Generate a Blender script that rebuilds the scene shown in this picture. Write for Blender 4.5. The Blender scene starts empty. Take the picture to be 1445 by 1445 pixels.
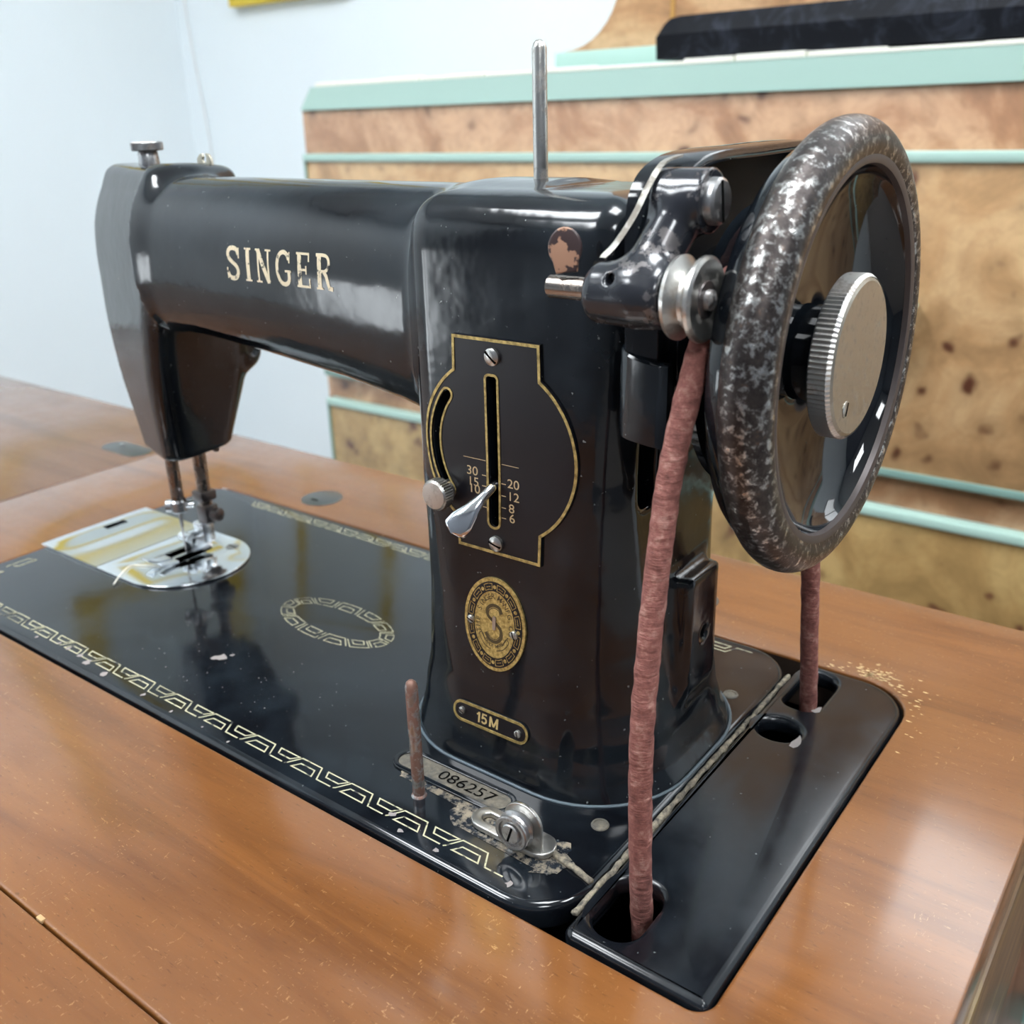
import bpy, bmesh, math, random
import numpy as np
from mathutils import Vector, Matrix, noise as mnoise
random.seed(7)
SC = bpy.context.scene
COL = SC.collection
PI = math.pi

# ------------------------------------------------------------------ camera
cam_d = bpy.data.cameras.new('camera')
cam = bpy.data.objects.new('camera', cam_d); COL.objects.link(cam)
cam_d.sensor_width = 36.0
cam_d.lens = 36.0 * 1376.86 / 1445.0
cam_d.clip_start = 0.01; cam_d.clip_end = 30
cam.matrix_world = Matrix((
    (0.7992615, -0.2043328, 0.5651806, 0.1210740),
    (0.6004765, 0.3101343, -0.7370513, -0.1716354),
    (-0.0246781, 0.9284744, 0.3705755, 0.2104644),
    (0, 0, 0, 1)))
cam_d.dof.use_dof = True
cam_d.dof.focus_distance = 0.30
cam_d.dof.aperture_fstop = 17.0
SC.camera = cam

# ------------------------------------------------------------------ world, exposure
w = bpy.data.worlds.new('world'); SC.world = w; w.use_nodes = True
w.node_tree.nodes['Background'].inputs[0].default_value = (0.80, 0.90, 1.0, 1)
w.node_tree.nodes['Background'].inputs[1].default_value = 1.0
SC.view_settings.view_transform = 'Standard'
SC.view_settings.look = 'None'
SC.view_settings.gamma = 1.0
SC.view_settings.exposure = 0.0
SC.view_settings.use_curve_mapping = False

LIGHT_PANEL = 27.0      # ceiling panels
LIGHT_WINDOW = 8.0      # shop window on the left

# ------------------------------------------------------------------ materials
def mat(name, color=(0.5, 0.5, 0.5), rough=0.5, metal=0.0, coat=0.0, coat_rough=0.05, spec=0.5):
    m = bpy.data.materials.new(name); m.use_nodes = True
    b = m.node_tree.nodes['Principled BSDF']
    b.inputs['Base Color'].default_value = (*color, 1)
    b.inputs['Roughness'].default_value = rough
    b.inputs['Metallic'].default_value = metal
    b.inputs['Coat Weight'].default_value = coat
    b.inputs['Coat Roughness'].default_value = coat_rough
    b.inputs['Specular IOR Level'].default_value = spec
    return m
class N:
    """small helper around a material's node tree"""
    def __init__(s, m): s.m = m; s.t = m.node_tree; s.b = s.t.nodes['Principled BSDF']
    def n(s, ty, **kw):
        x = s.t.nodes.new(ty)
        for k, v in kw.items():
            if k in x.inputs: x.inputs[k].default_value = v
            else: setattr(x, k, v)
        return x
    def l(s, a, b): s.t.links.new(a, b)
    def coord(s, scale=(1, 1, 1), rot=(0, 0, 0)):
        c = s.n('ShaderNodeTexCoord'); mp = s.n('ShaderNodeMapping')
        mp.inputs['Scale'].default_value = scale; mp.inputs['Rotation'].default_value = rot
        s.l(c.outputs['Object'], mp.inputs[0]); return mp.outputs[0]
    def noise(s, vec, scale, detail=4, rough=0.5, dist=0.0):
        x = s.n('ShaderNodeTexNoise'); x.inputs['Scale'].default_value = scale
        x.inputs['Detail'].default_value = detail; x.inputs['Roughness'].default_value = rough
        x.inputs['Distortion'].default_value = dist
        s.l(vec, x.inputs['Vector']); return x.outputs['Fac']
    def ramp(s, fac, stops):
        r = s.n('ShaderNodeValToRGB'); e = r.color_ramp.elements
        while len(e) > 1: e.remove(e[-1])
        e[0].position = stops[0][0]; e[0].color = c4(stops[0][1])
        for p, c in stops[1:]:
            q = e.new(p); q.color = c4(c)
        s.l(fac, r.inputs[0]); return r.outputs[0]
    def mix(s, fac, a, b, mode='MIX'):
        x = s.n('ShaderNodeMix', data_type='RGBA', blend_type=mode)
        for sock, v in ((x.inputs[0], fac), (x.inputs[6], a), (x.inputs[7], b)):
            if hasattr(v, 'node'): s.l(v, sock)
            elif isinstance(v, (int, float)): sock.default_value = v
            else: sock.default_value = c4(v)
        return x.outputs[2]
    def bump(s, h, strength=0.3, dist=0.001):
        x = s.n('ShaderNodeBump'); x.inputs['Strength'].default_value = strength
        x.inputs['Distance'].default_value = dist
        s.l(h, x.inputs['Height']); s.l(x.outputs[0], s.b.inputs['Normal']); return x
    def color(s, o): s.l(o, s.b.inputs['Base Color'])
    def rough(s, o): s.l(o, s.b.inputs['Roughness'])
    def metal(s, o): s.l(o, s.b.inputs['Metallic'])
def c4(c):
    if isinstance(c, (int, float)): return (c, c, c, 1)
    return (*c, 1) if len(c) == 3 else c

def black_enamel(name, rough=0.10, dust=1.0, wave=0.0):
    m = mat(name, (0.006, 0.007, 0.009), rough, spec=0.5)
    k = N(m); v = k.coord()
    haze = k.noise(v, 22, 5, 0.65)
    base = k.ramp(haze, [(0.42, (0.0035, 0.0042, 0.0060)), (0.78, (0.014, 0.020, 0.026))])
    speck = k.noise(v, 620, 2, 0.5)
    sp = k.ramp(speck, [(0.735, 0), (0.765, 0.55 * dust)])
    k.color(k.mix(sp, base, (0.32, 0.34, 0.33)))
    r = k.ramp(haze, [(0.35, rough * 0.8), (0.7, rough * 1.9)])
    k.rough(r)
    if wave: k.bump(k.noise(v, 45, 3, 0.5), wave, 0.002)
    return m
M = {}
M['enamel'] = black_enamel('black_enamel', 0.09, 1.0, 0.16)
M['bed_enamel'] = black_enamel('bed_enamel', 0.075, 0.8, 0.02)
M['cover_enamel'] = black_enamel('cover_enamel', 0.16, 0.7, 0.03)
M['plate_black'] = mat('plate_black', (0.006, 0.0055, 0.008), 0.32, spec=0.4)
M['void'] = mat('void_black', (0.002, 0.002, 0.002), 0.9, spec=0.05)
M['chip'] = mat('chipped_primer', (0.24, 0.21, 0.20), 0.6)

def metal_mat(name, c, rough, spots=0.0, spot_col=(0.09, 0.06, 0.045), scale=160, th=0.55):
    m = mat(name, c, rough, 1.0); k = N(m); v = k.coord()
    if spots:
        f = k.ramp(k.noise(v, scale, 5, 0.65), [(th - 0.06, 0), (th + 0.06, spots)])
        k.color(k.mix(f, c, spot_col))
        k.rough(k.ramp(f, [(0, rough), (1, 0.6)]))
        k.metal(k.ramp(f, [(0, 1), (1, 0.35)]))
    k.bump(k.noise(v, 900, 3, 0.6), 0.08, 0.0004)
    return m
M['nickel'] = metal_mat('nickel', (0.56, 0.55, 0.52), 0.30, 0.6, (0.22, 0.17, 0.13), 220, 0.60)
M['chrome'] = mat('chrome', (0.78, 0.80, 0.82), 0.13, 1.0)
M['satin'] = mat('satin_chrome', (0.66, 0.68, 0.70), 0.26, 1.0)
M['knurl'] = metal_mat('knurled_silver', (0.72, 0.71, 0.68), 0.42, 0.6, (0.20, 0.14, 0.10), 120, 0.58)
M['spring'] = metal_mat('dull_silver', (0.36, 0.35, 0.32), 0.5, 0.7, (0.16, 0.13, 0.10), 300, 0.50)
M['matt_black'] = mat('matt_black_paint', (0.006, 0.006, 0.007), 0.6, spec=0.15)
M['plate_chrome'] = mat('plate_chrome', (0.82, 0.85, 0.87), 0.10, 1.0)
M['steel'] = metal_mat('steel', (0.46, 0.46, 0.46), 0.33, 0.7, (0.12, 0.08, 0.06), 240, 0.58)
M['rusty'] = metal_mat('rusty_steel', (0.42, 0.42, 0.42), 0.3, 0.95, (0.20, 0.10, 0.07), 260, 0.46)
M['bar'] = metal_mat('bar_steel', (0.30, 0.26, 0.23), 0.2, 0.5, (0.09, 0.06, 0.04), 150, 0.55)
M['dark_steel'] = metal_mat('dark_steel', (0.12, 0.11, 0.11), 0.3, 0.5, (0.08, 0.05, 0.04), 150, 0.5)
M['grey_metal'] = metal_mat('grey_hinge_metal', (0.20, 0.21, 0.21), 0.35)
M['disc'] = metal_mat('knob_face', (0.47, 0.43, 0.36), 0.42, 0.55, (0.26, 0.20, 0.15), 420, 0.60)
m = mat('brass', (0.45, 0.36, 0.16), 0.42, 0.55); k = N(m); v = k.coord()
k.color(k.ramp(k.noise(v, 500, 4, 0.6), [(0.35, (0.24, 0.17, 0.06)), (0.65, (0.62, 0.46, 0.17))])); M['brass'] = m
m = mat('badge_brass', (0.5, 0.4, 0.15), 0.38, 0.6); k = N(m); v = k.coord()
k.color(k.ramp(k.noise(v, 900, 4, 0.6), [(0.35, (0.34, 0.23, 0.07)), (0.65, (0.72, 0.54, 0.20))])); M['badge_brass'] = m
# worn gold decals
def decal(name, c, th=0.42, sc=330, big=False):
    m = mat(name, c, 0.4, 0.15); k = N(m); v = k.coord()
    f = k.ramp(k.noise(v, sc, 4, 0.7), [(th - 0.03, 0), (th + 0.03, 1)])
    if big: f = k.mix(1.0, f, k.ramp(k.noise(v, 17, 2, 0.5), [(0.36, 0.15), (0.46, 1)]), 'MULTIPLY')
    k.color(k.mix(f, (0.02, 0.02, 0.022), c)); return m
M['decal'] = decal('gold_line_decal', (0.50, 0.47, 0.31), 0.41, 240, True)
M['letter'] = decal('worn_letter_decal', (0.78, 0.66, 0.46), 0.40, 420)
M['print'] = mat('engraved_numbers', (0.50, 0.36, 0.20), 0.5)
M['dirt'] = mat('beige_dust', (0.22, 0.19, 0.14), 0.95)
k = N(M['dirt']); v = k.coord(); k.color(k.ramp(k.noise(v, 400, 5, 0.7), [(0.35, (0.06, 0.055, 0.05)), (0.65, (0.34, 0.29, 0.21))])); k.bump(k.noise(v, 900, 3), 0.6, 0.0006)
M['cast_grey'] = mat('bare_cast_grey', (0.17, 0.16, 0.13), 0.55, 0.35)
k = N(M['cast_grey']); v = k.coord(); k.color(k.ramp(k.noise(v, 300, 5, 0.7), [(0.3, (0.08, 0.08, 0.075)), (0.7, (0.24, 0.21, 0.16))])); k.bump(k.noise(v, 700, 3), 0.5, 0.0006)

# handwheel rim: bare metal worn through dark patina
m = mat('worn_rim', (0.2, 0.19, 0.18), 0.3, 0.9); k = N(m); v = k.coord()
a = k.noise(v, 330, 6, 0.75, 0.3); b2 = k.noise(v, 420, 4, 0.7)
f = k.ramp(a, [(0.52, 0), (0.64, 0.85)])
dark = k.ramp(b2, [(0.35, (0.030, 0.025, 0.024)), (0.62, (0.07, 0.058, 0.054)), (0.8, (0.17, 0.09, 0.05))])
k.color(k.mix(f, dark, (0.62, 0.62, 0.60)))
k.rough(k.ramp(f, [(0, 0.36), (1, 0.22)])); k.metal(k.ramp(f, [(0, 0.75), (1, 1)]))
k.bump(a, 0.30, 0.0005); M['rim'] = m
m = black_enamel('wheel_enamel', 0.05, 0.25, 0.0); M['wheel_enamel'] = m
M['rim_brown'] = mat('rim_bare_primer', (0.075, 0.06, 0.058), 0.42, 0.3)
# worn winder casting
m = mat('worn_winder_paint', (0.02, 0.02, 0.025), 0.22, coat=0.3); k = N(m); v = k.coord()
f = k.ramp(k.noise(v, 130, 5, 0.7), [(0.56, 0), (0.61, 1)])
k.color(k.mix(f, (0.018, 0.020, 0.026), (0.13, 0.12, 0.12))); k.metal(k.ramp(f, [(0, 0.1), (1, 0.7)]))
k.rough(k.ramp(f, [(0, 0.2), (1, 0.4)])); k.bump(k.noise(v, 90, 4), 0.15, 0.001); M['winder'] = m
m = mat('chipped_thumb_paint', (0.04, 0.02, 0.02), 0.3); k = N(m); v = k.coord()
f = k.ramp(k.noise(v, 160, 4, 0.6), [(0.50, 0), (0.53, 1)])
k.color(k.mix(f, (0.045, 0.028, 0.028), (0.36, 0.20, 0.13))); M['thumb'] = m
# leather belt
m = mat('red_brown_leather', (0.25, 0.08, 0.07), 0.85); k = N(m); v = k.coord((1, 1, 0.35))
vv = k.coord()
a = k.noise(vv, 260, 5, 0.7)
k.color(k.ramp(a, [(0.30, (0.13, 0.045, 0.037)), (0.52, (0.28, 0.105, 0.085)), (0.72, (0.50, 0.28, 0.23))]))
v3 = k.coord((0.4, 0.4, 2.0)); k.bump(k.noise(v3, 330, 4, 0.7), 0.8, 0.0012); M['leather'] = m
M['leather_dark'] = m

# table wood
def table_wood(name, base1, base2, rot=0.0, ior=1.65):
    m = mat(name, base1, 0.36, coat=1.0, coat_rough=0.15, spec=0.2); k = N(m)
    k.b.inputs['Coat IOR'].default_value = ior
    g = k.coord((1.0, 9.0, 9.0), (0, 0, rot))
    v = k.coord((1, 1, 1), (0, 0, rot))
    a = k.noise(g, 5.5, 6, 0.6, 0.8)
    c = k.ramp(a, [(0.30, tuple(x * 0.8 for x in base1)), (0.50, tuple((x + y) / 2 for x, y in zip(base1, base2))), (0.72, base2)])
    big = k.noise(v, 4.0, 3, 0.5)
    c = k.mix(k.ramp(big, [(0.35, 0.0), (0.7, 0.45)]), c, tuple(x * 0.78 for x in base1), 'MIX')
    # fine dark pores
    pg = k.coord((1.0, 5.0, 5.0), (0, 0, rot))
    pores = k.ramp(k.noise(pg, 210, 3, 0.6), [(0.62, 0), (0.70, 0.4)])
    c = k.mix(pores, c, tuple(x * 0.35 for x in base1))
    # pale scuffs and scratches, clustered
    sg = k.coord((1.0, 3.4, 1.0), (0, 0, rot + 0.35))
    sg2 = k.coord((3.2, 1.0, 1.0), (0, 0, rot + 0.5))
    clus = k.ramp(k.noise(v, 14, 4, 0.65), [(0.38, 0.15), (0.62, 1.0)])
    s1 = k.ramp(k.noise(sg, 260, 3, 0.7), [(0.645, 0), (0.70, 0.65)])
    s2 = k.ramp(k.noise(sg2, 300, 3, 0.7), [(0.655, 0), (0.71, 0.65)])
    s = k.mix(1.0, s1, s2, 'LIGHTEN')
    s = k.mix(1.0, s, clus, 'MULTIPLY')
    c = k.mix(s, c, (0.42, 0.24, 0.095))
    k.color(c)
    k.rough(k.ramp(k.noise(v, 14, 5, 0.7), [(0.3, 0.30), (0.7, 0.50)]))
    k.bump(k.noise(pg, 160, 4, 0.6), 0.10, 0.0006)
    return m
M['table'] = table_wood('varnished_table_wood', (0.140, 0.048, 0.0110), (0.225, 0.088, 0.0215))
M['leaf'] = table_wood('varnished_leaf_wood', (0.125, 0.057, 0.031), (0.175, 0.088, 0.050), ior=1.85)  # leaf tone held down to stand for weaker light at the far left
M['shaded_edge'] = mat('shaded_wood_edge', (0.030, 0.016, 0.009), 0.9)
m = mat('weathered_side_wood', (0.2, 0.12, 0.05), 0.5, coat=0.2); k = N(m); v = k.coord((9, 1.2, 9))
k.color(k.ramp(k.noise(v, 12, 6, 0.65, 0.5), [(0.30, (0.055, 0.028, 0.012)), (0.52, (0.13, 0.07, 0.026)), (0.68, (0.22, 0.15, 0.05))])); M['side'] = m
m = mat('red_brown_cabinet_wood', (0.14, 0.045, 0.022), 0.35, coat=0.3); k = N(m); v = k.coord((8, 1, 8))
k.color(k.ramp(k.noise(v, 10, 6, 0.65, 0.5), [(0.3, (0.05, 0.014, 0.008)), (0.7, (0.12, 0.038, 0.017))])); M['cabinet'] = m

# burl veneer
def burl(name, c0, c1, rot=0.0, off=0.0, rough=0.33):
    m = mat(name, c0, rough, coat=0.6, coat_rough=0.22); k = N(m)
    v = k.coord((1, 1, 1)); va = k.n('ShaderNodeVectorMath', operation='ADD'); va.inputs[1].default_value = (off, off * 2.3, off * 0.7)
    k.l(v, va.inputs[0]); v = va.outputs[0]
    a = k.noise(v, 7.0, 7, 0.62, 1.6)
    c = k.ramp(a, [(0.30, tuple(x * 0.60 for x in c0)), (0.44, c0), (0.56, c1), (0.66, tuple(x * 1.05 for x in c1)), (0.78, tuple(x * 0.8 for x in c0))])
    fine = k.noise(v, 40, 5, 0.7, 2.0)
    c = k.mix(k.ramp(fine, [(0.45, 0), (0.7, 0.35)]), c, tuple(x * 0.6 for x in c0))
    vo = k.n('ShaderNodeTexVoronoi', feature='F1'); vo.inputs['Scale'].default_value = 30; vo.inputs['Randomness'].default_value = 1.0
    dn = k.n('ShaderNodeTexNoise'); dn.inputs['Scale'].default_value = 30
    k.l(v, dn.inputs['Vector'])
    mx = k.n('ShaderNodeVectorMath', operation='MULTIPLY_ADD'); mx.inputs[1].default_value = (0.03,) * 3
    k.l(dn.outputs['Color'], mx.inputs[0]); k.l(v, mx.inputs[2]); k.l(mx.outputs[0], vo.inputs['Vector'])
    knot = k.ramp(vo.outputs['Distance'], [(0.10, 1), (0.27, 0)])
    clus = k.ramp(k.noise(v, 5.5, 2, 0.5), [(0.455, 0), (0.52, 1)])
    kk = k.mix(1.0, knot, clus, 'MULTIPLY')
    halo = k.mix(1.0, k.ramp(vo.outputs['Distance'], [(0.1, 0.5), (0.6, 0)]), clus, 'MULTIPLY')
    c = k.mix(halo, c, tuple(x * 0.55 for x in c0))
    c = k.mix(kk, c, (0.10, 0.035, 0.018))
    k.color(c); return m
M['burl_rail'] = burl('burl_rail', (0.38, 0.19, 0.095), (0.55, 0.33, 0.19), off=0.2)
M['burl_drawer'] = burl('burl_drawer', (0.48, 0.28, 0.13), (0.60, 0.39, 0.20), off=3.1)
M['burl_low'] = burl('burl_low', (0.34, 0.21, 0.08), (0.43, 0.29, 0.12), off=5.7)
M['burl_up'] = burl('burl_upright', (0.55, 0.30, 0.15), (0.68, 0.42, 0.23), off=8.3)
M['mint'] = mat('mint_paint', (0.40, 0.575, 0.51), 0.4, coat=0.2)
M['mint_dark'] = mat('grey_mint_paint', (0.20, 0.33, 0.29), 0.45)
M['cream'] = mat('cream_chipped_edge', (0.85, 0.84, 0.74), 0.6)
M['amber'] = mat('amber_inlay', (0.48, 0.25, 0.06), 0.4)
m = mat('black_gloss_board', (0.012, 0.014, 0.022), 0.22, coat=0.5); k = N(m); v = k.coord()
k.color(k.ramp(k.noise(v, 26, 5, 0.7, 1.0), [(0.5, (0.005, 0.006, 0.009)), (0.85, (0.045, 0.053, 0.075))])); k.b.inputs['Coat Weight'].default_value = 0.0; k.b.inputs['Roughness'].default_value = 0.5; k.b.inputs['Specular IOR Level'].default_value = 0.15; M['gloss'] = m
# room
def wall_mat(name, c):
    m = mat(name, c, 0.85, spec=0.2); k = N(m); v = k.coord()
    n = k.noise(v, 2.2, 3, 0.5); k.color(k.ramp(n, [(0.3, tuple(x * 0.97 for x in c)), (0.7, c)]))
    k.bump(k.noise(v, 120, 3), 0.05, 0.002); return m
M['wall'] = wall_mat('white_wall_paint', (0.85, 0.92, 0.955))
M['wall_dim'] = wall_mat('dim_wall_paint', (0.13, 0.14, 0.16))  # dark tone stands in for the dim light on the front and right walls
M['ceiling'] = wall_mat('ceiling_paint', (0.80, 0.82, 0.83))
M['floor'] = wall_mat('grey_floor', (0.32, 0.29, 0.27))
M['yellow'] = mat('yellow_frame_paint', (0.70, 0.50, 0.04), 0.4)
M['canvas'] = mat('pale_picture_canvas', (0.66, 0.72, 0.72), 0.7)
M['white_cord'] = mat('white_cord', (0.85, 0.86, 0.86), 0.6)
M['thread'] = mat('white_thread', (0.85, 0.82, 0.72), 0.8)
def emis(name, c, s):
    m = mat(name, c, 0.5); b = m.node_tree.nodes['Principled BSDF']
    b.inputs['Emission Color'].default_value = (*c, 1); b.inputs['Emission Strength'].default_value = s; return m
M['lamp'] = emis('lit_diffuser', (0.93, 0.97, 1.0), LIGHT_PANEL)
M['window'] = emis('daylit_window', (0.90, 0.96, 1.0), LIGHT_WINDOW)
M['window_soft'] = emis('bright_overcast_window', (0.93, 0.97, 1.0), 4.5)
M['lamp_frame'] = mat('lamp_frame_white', (0.8, 0.8, 0.8), 0.5)

# ------------------------------------------------------------------ object helpers
def add(name, me, m=None, parent=None, smooth=True):
    o = bpy.data.objects.new(name, me); COL.objects.link(o)
    if m is not None:
        me.materials.clear(); me.materials.append(m)
    if smooth:
        me.polygons.foreach_set('use_smooth', [True] * len(me.polygons))
    if parent is not None:
        o.parent = parent
        p = parent; off = Vector((0, 0, 0))
        while p is not None: off += p.location; p = p.parent
        o.location = -off
    return o
def from_bm(bm):
    bmesh.ops.recalc_face_normals(bm, faces=bm.faces)
    me = bpy.data.meshes.new('mesh'); bm.to_mesh(me); bm.free(); return me
def sharp(me, ang=35):
    me.set_sharp_from_angle(angle=math.radians(ang)); return me
def thing(name, label, cat, loc=(0, 0, 0), group=None):
    o = bpy.data.objects.new(name, None); COL.objects.link(o); o.location = loc
    o.empty_display_size = 0.01
    o['label'] = label; o['category'] = cat
    if group: o['group'] = group
    return o
def tag(o, label, cat, group=None, kind=None):
    o['label'] = label; o['category'] = cat
    if group: o['group'] = group
    if kind: o['kind'] = kind
    return o
def struct(o): o['kind'] = 'structure'; return o
def bx(bm, x0, x1, y0, y1, z0, z1, bev=0.0, seg=2):
    vs = [bm.verts.new((x, y, z)) for x in (x0, x1) for y in (y0, y1) for z in (z0, z1)]
    fs = [(0, 1, 3, 2), (4, 6, 7, 5), (0, 4, 5, 1), (2, 3, 7, 6), (0, 2, 6, 4), (1, 5, 7, 3)]
    F = [bm.faces.new([vs[i] for i in f]) for f in fs]
    if bev:
        es = list({e for f in F for e in f.edges})
        bmesh.ops.bevel(bm, geom=es, offset=bev, segments=seg, profile=0.5, affect='EDGES')
def box_me(*a, **k):
    bm = bmesh.new(); bx(bm, *a, **k); return sharp(from_bm(bm), 40)
def frame_from(d):
    d = d.normalized(); up = Vector((0, 0, 1)) if abs(d.z) < 0.9 else Vector((1, 0, 0))
    a = d.cross(up).normalized(); b = d.cross(a).normalized(); return a, b
def tube_bm(bm, pts, r, seg=16, caps=True, wob=0.0):
    pts = [Vector(p) for p in pts]; rr = r if isinstance(r, (list, tuple)) else [r] * len(pts)
    rings = []; pa = None
    for i, p in enumerate(pts):
        d = (pts[min(i + 1, len(pts) - 1)] - pts[max(i - 1, 0)]).normalized()
        if pa is None: a, b = frame_from(d)
        else:
            a = (pa - d * pa.dot(d)).normalized(); b = d.cross(a).normalized()
        pa = a
        ring = []
        for j in range(seg):
            t = 2 * PI * j / seg; q = rr[i] * (1 + (mnoise.noise(p * 300 + Vector((j, 0, 0))) * wob if wob else 0))
            ring.append(bm.verts.new(p + (a * math.cos(t) + b * math.sin(t)) * q))
        rings.append(ring)
    for r0, r1 in zip(rings, rings[1:]):
        for j in range(seg):
            bm.faces.new((r0[j], r0[(j + 1) % seg], r1[(j + 1) % seg], r1[j]))
    if caps: bm.faces.new(rings[0]); bm.faces.new(rings[-1])
def tube_me(pts, r, seg=16, wob=0.0):
    bm = bmesh.new(); tube_bm(bm, pts, r, seg, True, wob); return sharp(from_bm(bm), 50)
def spline(pts, n=8):
    P = [Vector(p) for p in pts]; out = []
    Q = [P[0] * 2 - P[1]] + P + [P[-1] * 2 - P[-2]]
    for i in range(1, len(Q) - 2):
        p0, p1, p2, p3 = Q[i - 1:i + 3]
        for k in range(n):
            t = k / n
            out.append(0.5 * ((2 * p1) + (p2 - p0) * t + (2 * p0 - 5 * p1 + 4 * p2 - p3) * t * t + (3 * p1 - p0 - 3 * p2 + p3) * t ** 3))
    out.append(P[-1]); return out
AX = {'x': (Vector((1, 0, 0)), Vector((0, 1, 0)), Vector((0, 0, 1))),
      'y': (Vector((0, 1, 0)), Vector((0, 0, 1)), Vector((1, 0, 0))),
      'z': (Vector((0, 0, 1)), Vector((1, 0, 0)), Vector((0, 1, 0)))}
def lathe_bm(bm, prof, axis='z', c=(0, 0, 0), seg=48, caps=True):
    """prof: list of (h along axis, radius, knurl depth 0/1)"""
    A = AX[axis] if isinstance(axis, str) else axis
    c = Vector(c); rings = []
    for pr in prof:
        h, r = pr[0], pr[1]; kn = pr[2] if len(pr) > 2 else 0
        if r < 1e-7: rings.append([bm.verts.new(c + A[0] * h)]); continue
        ring = []
        for j in range(seg):
            t = 2 * PI * j / seg
            q = r - (kn if j % 2 else 0)
            ring.append(bm.verts.new(c + A[0] * h + (A[1] * math.cos(t) + A[2] * math.sin(t)) * q))
        rings.append(ring)
    for a, b in zip(rings, rings[1:]):
        if len(a) == 1 and len(b) == 1: continue
        for j in range(seg):
            j2 = (j + 1) % seg
            if len(a) == 1: bm.faces.new((a[0], b[j], b[j2]))
            elif len(b) == 1: bm.faces.new((a[j], b[0], a[j2]))
            else: bm.faces.new((a[j], a[j2], b[j2], b[j]))
    if caps and len(rings[0]) > 1: bm.faces.new(rings[0])
    if caps and len(rings[-1]) > 1: bm.faces.new(rings[-1])
def lathe_me(prof, axis='z', c=(0, 0, 0), seg=48, ang=35, caps=True):
    bm = bmesh.new(); lathe_bm(bm, prof, axis, c, seg, caps); return sharp(from_bm(bm), ang)
def arc(cx, cy, r, a0, a1, n=12, ry=None):
    ry = r if ry is None else ry
    return [(cx + r * math.cos(math.radians(a0 + (a1 - a0) * i / n)), cy + ry * math.sin(math.radians(a0 + (a1 - a0) * i / n))) for i in range(n + 1)]
def rrect(x0, x1, y0, y1, r, n=8):
    """r: radius or four radii (x1y1, x0y1, x0y0, x1y0)"""
    if not isinstance(r, (list, tuple)): r = [r] * 4
    return (arc(x1 - r[0], y1 - r[0], r[0], 0, 90, n) + arc(x0 + r[1], y1 - r[1], r[1], 90, 180, n)
            + arc(x0 + r[2], y0 + r[2], r[2], 180, 270, n) + arc(x1 - r[3], y0 + r[3], r[3], 270, 360, n))
def shape2d(loops, extrude=0.0, bevel=0.0, bres=2):
    """filled 2D outline with holes as a mesh (XY plane), optionally extruded and edge-rounded"""
    cu = bpy.data.curves.new('c', 'CURVE'); cu.dimensions = '2D'; cu.fill_mode = 'BOTH' if (extrude or bevel) else 'FRONT'
    for L in loops:
        sp = cu.splines.new('POLY'); sp.points.add(len(L) - 1)
        for p, q in zip(sp.points, L): p.co = (q[0], q[1], 0, 1)
        sp.use_cyclic_u = True
    cu.extrude = extrude; cu.bevel_depth = bevel; cu.bevel_resolution = bres; cu.offset = -bevel
    o = bpy.data.objects.new('t', cu); COL.objects.link(o)
    bpy.context.view_layer.update()
    me = bpy.data.meshes.new_from_object(o.evaluated_get(bpy.context.evaluated_depsgraph_get()))
    bpy.data.objects.remove(o); bpy.data.curves.remove(cu)
    bm = bmesh.new(); bm.from_mesh(me); bmesh.ops.remove_doubles(bm, verts=bm.verts, dist=1e-7)
    bm.to_mesh(me); bm.free(); return me
def shift(me, dx, dy, dz):
    me.transform(Matrix.Translation((dx, dy, dz))); return me
def slab(loops, z0, z1, bevel=0.0, bres=2):
    h = (z1 - z0) / 2 - bevel
    me = shape2d(loops, max(h, 1e-5), bevel, bres); shift(me, 0, 0, (z0 + z1) / 2)
    return sharp(me, 40)
def text_me(s, size=1.0, align='CENTER', bold=0.0):
    cu = bpy.data.curves.new('t', 'FONT'); cu.body = s; cu.offset = bold * size; cu.size = size; cu.align_x = align; cu.align_y = 'CENTER'
    o = bpy.data.objects.new('t', cu); COL.objects.link(o); bpy.context.view_layer.update()
    me = bpy.data.meshes.new_from_object(o.evaluated_get(bpy.context.evaluated_depsgraph_get()))
    bpy.data.objects.remove(o); bpy.data.curves.remove(cu); return me
def ribbon2d(bm, pts, w, closed=False, z=0.0):
    """mitred flat ribbon along a 2D polyline"""
    P = [Vector(p[:2]) for p in pts]; n = len(P); L = []; R = []
    for i in range(n):
        a = P[(i - 1) % n] if (closed or i > 0) else None
        b = P[(i + 1) % n] if (closed or i < n - 1) else None
        d1 = (P[i] - a).normalized() if a is not None else None
        d2 = (b - P[i]).normalized() if b is not None else None
        if d1 is None: d1 = d2
        if d2 is None: d2 = d1
        nn = Vector((-(d1.y + d2.y), d1.x + d2.x))
        if nn.length < 1e-6: nn = Vector((-d1.y, d1.x))
        nn.normalize(); c = max(0.45, nn.dot(Vector((-d1.y, d1.x))))
        L.append(bm.verts.new((*(P[i] + nn * w / 2 / c), z))); R.append(bm.verts.new((*(P[i] - nn * w / 2 / c), z)))
    for i in range(n if closed else n - 1):
        j = (i + 1) % n; bm.faces.new((L[i], L[j], R[j], R[i]))
def resample(pts, step, closed=False):
    P = [Vector(p[:2]) for p in pts]; out = []
    rng = len(P) if closed else len(P) - 1
    for i in range(rng):
        a, b = P[i], P[(i + 1) % len(P)]; k = max(1, int((b - a).length / step))
        for j in range(k): out.append(a.lerp(b, j / k))
    if not closed: out.append(P[-1])
    return out

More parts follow.
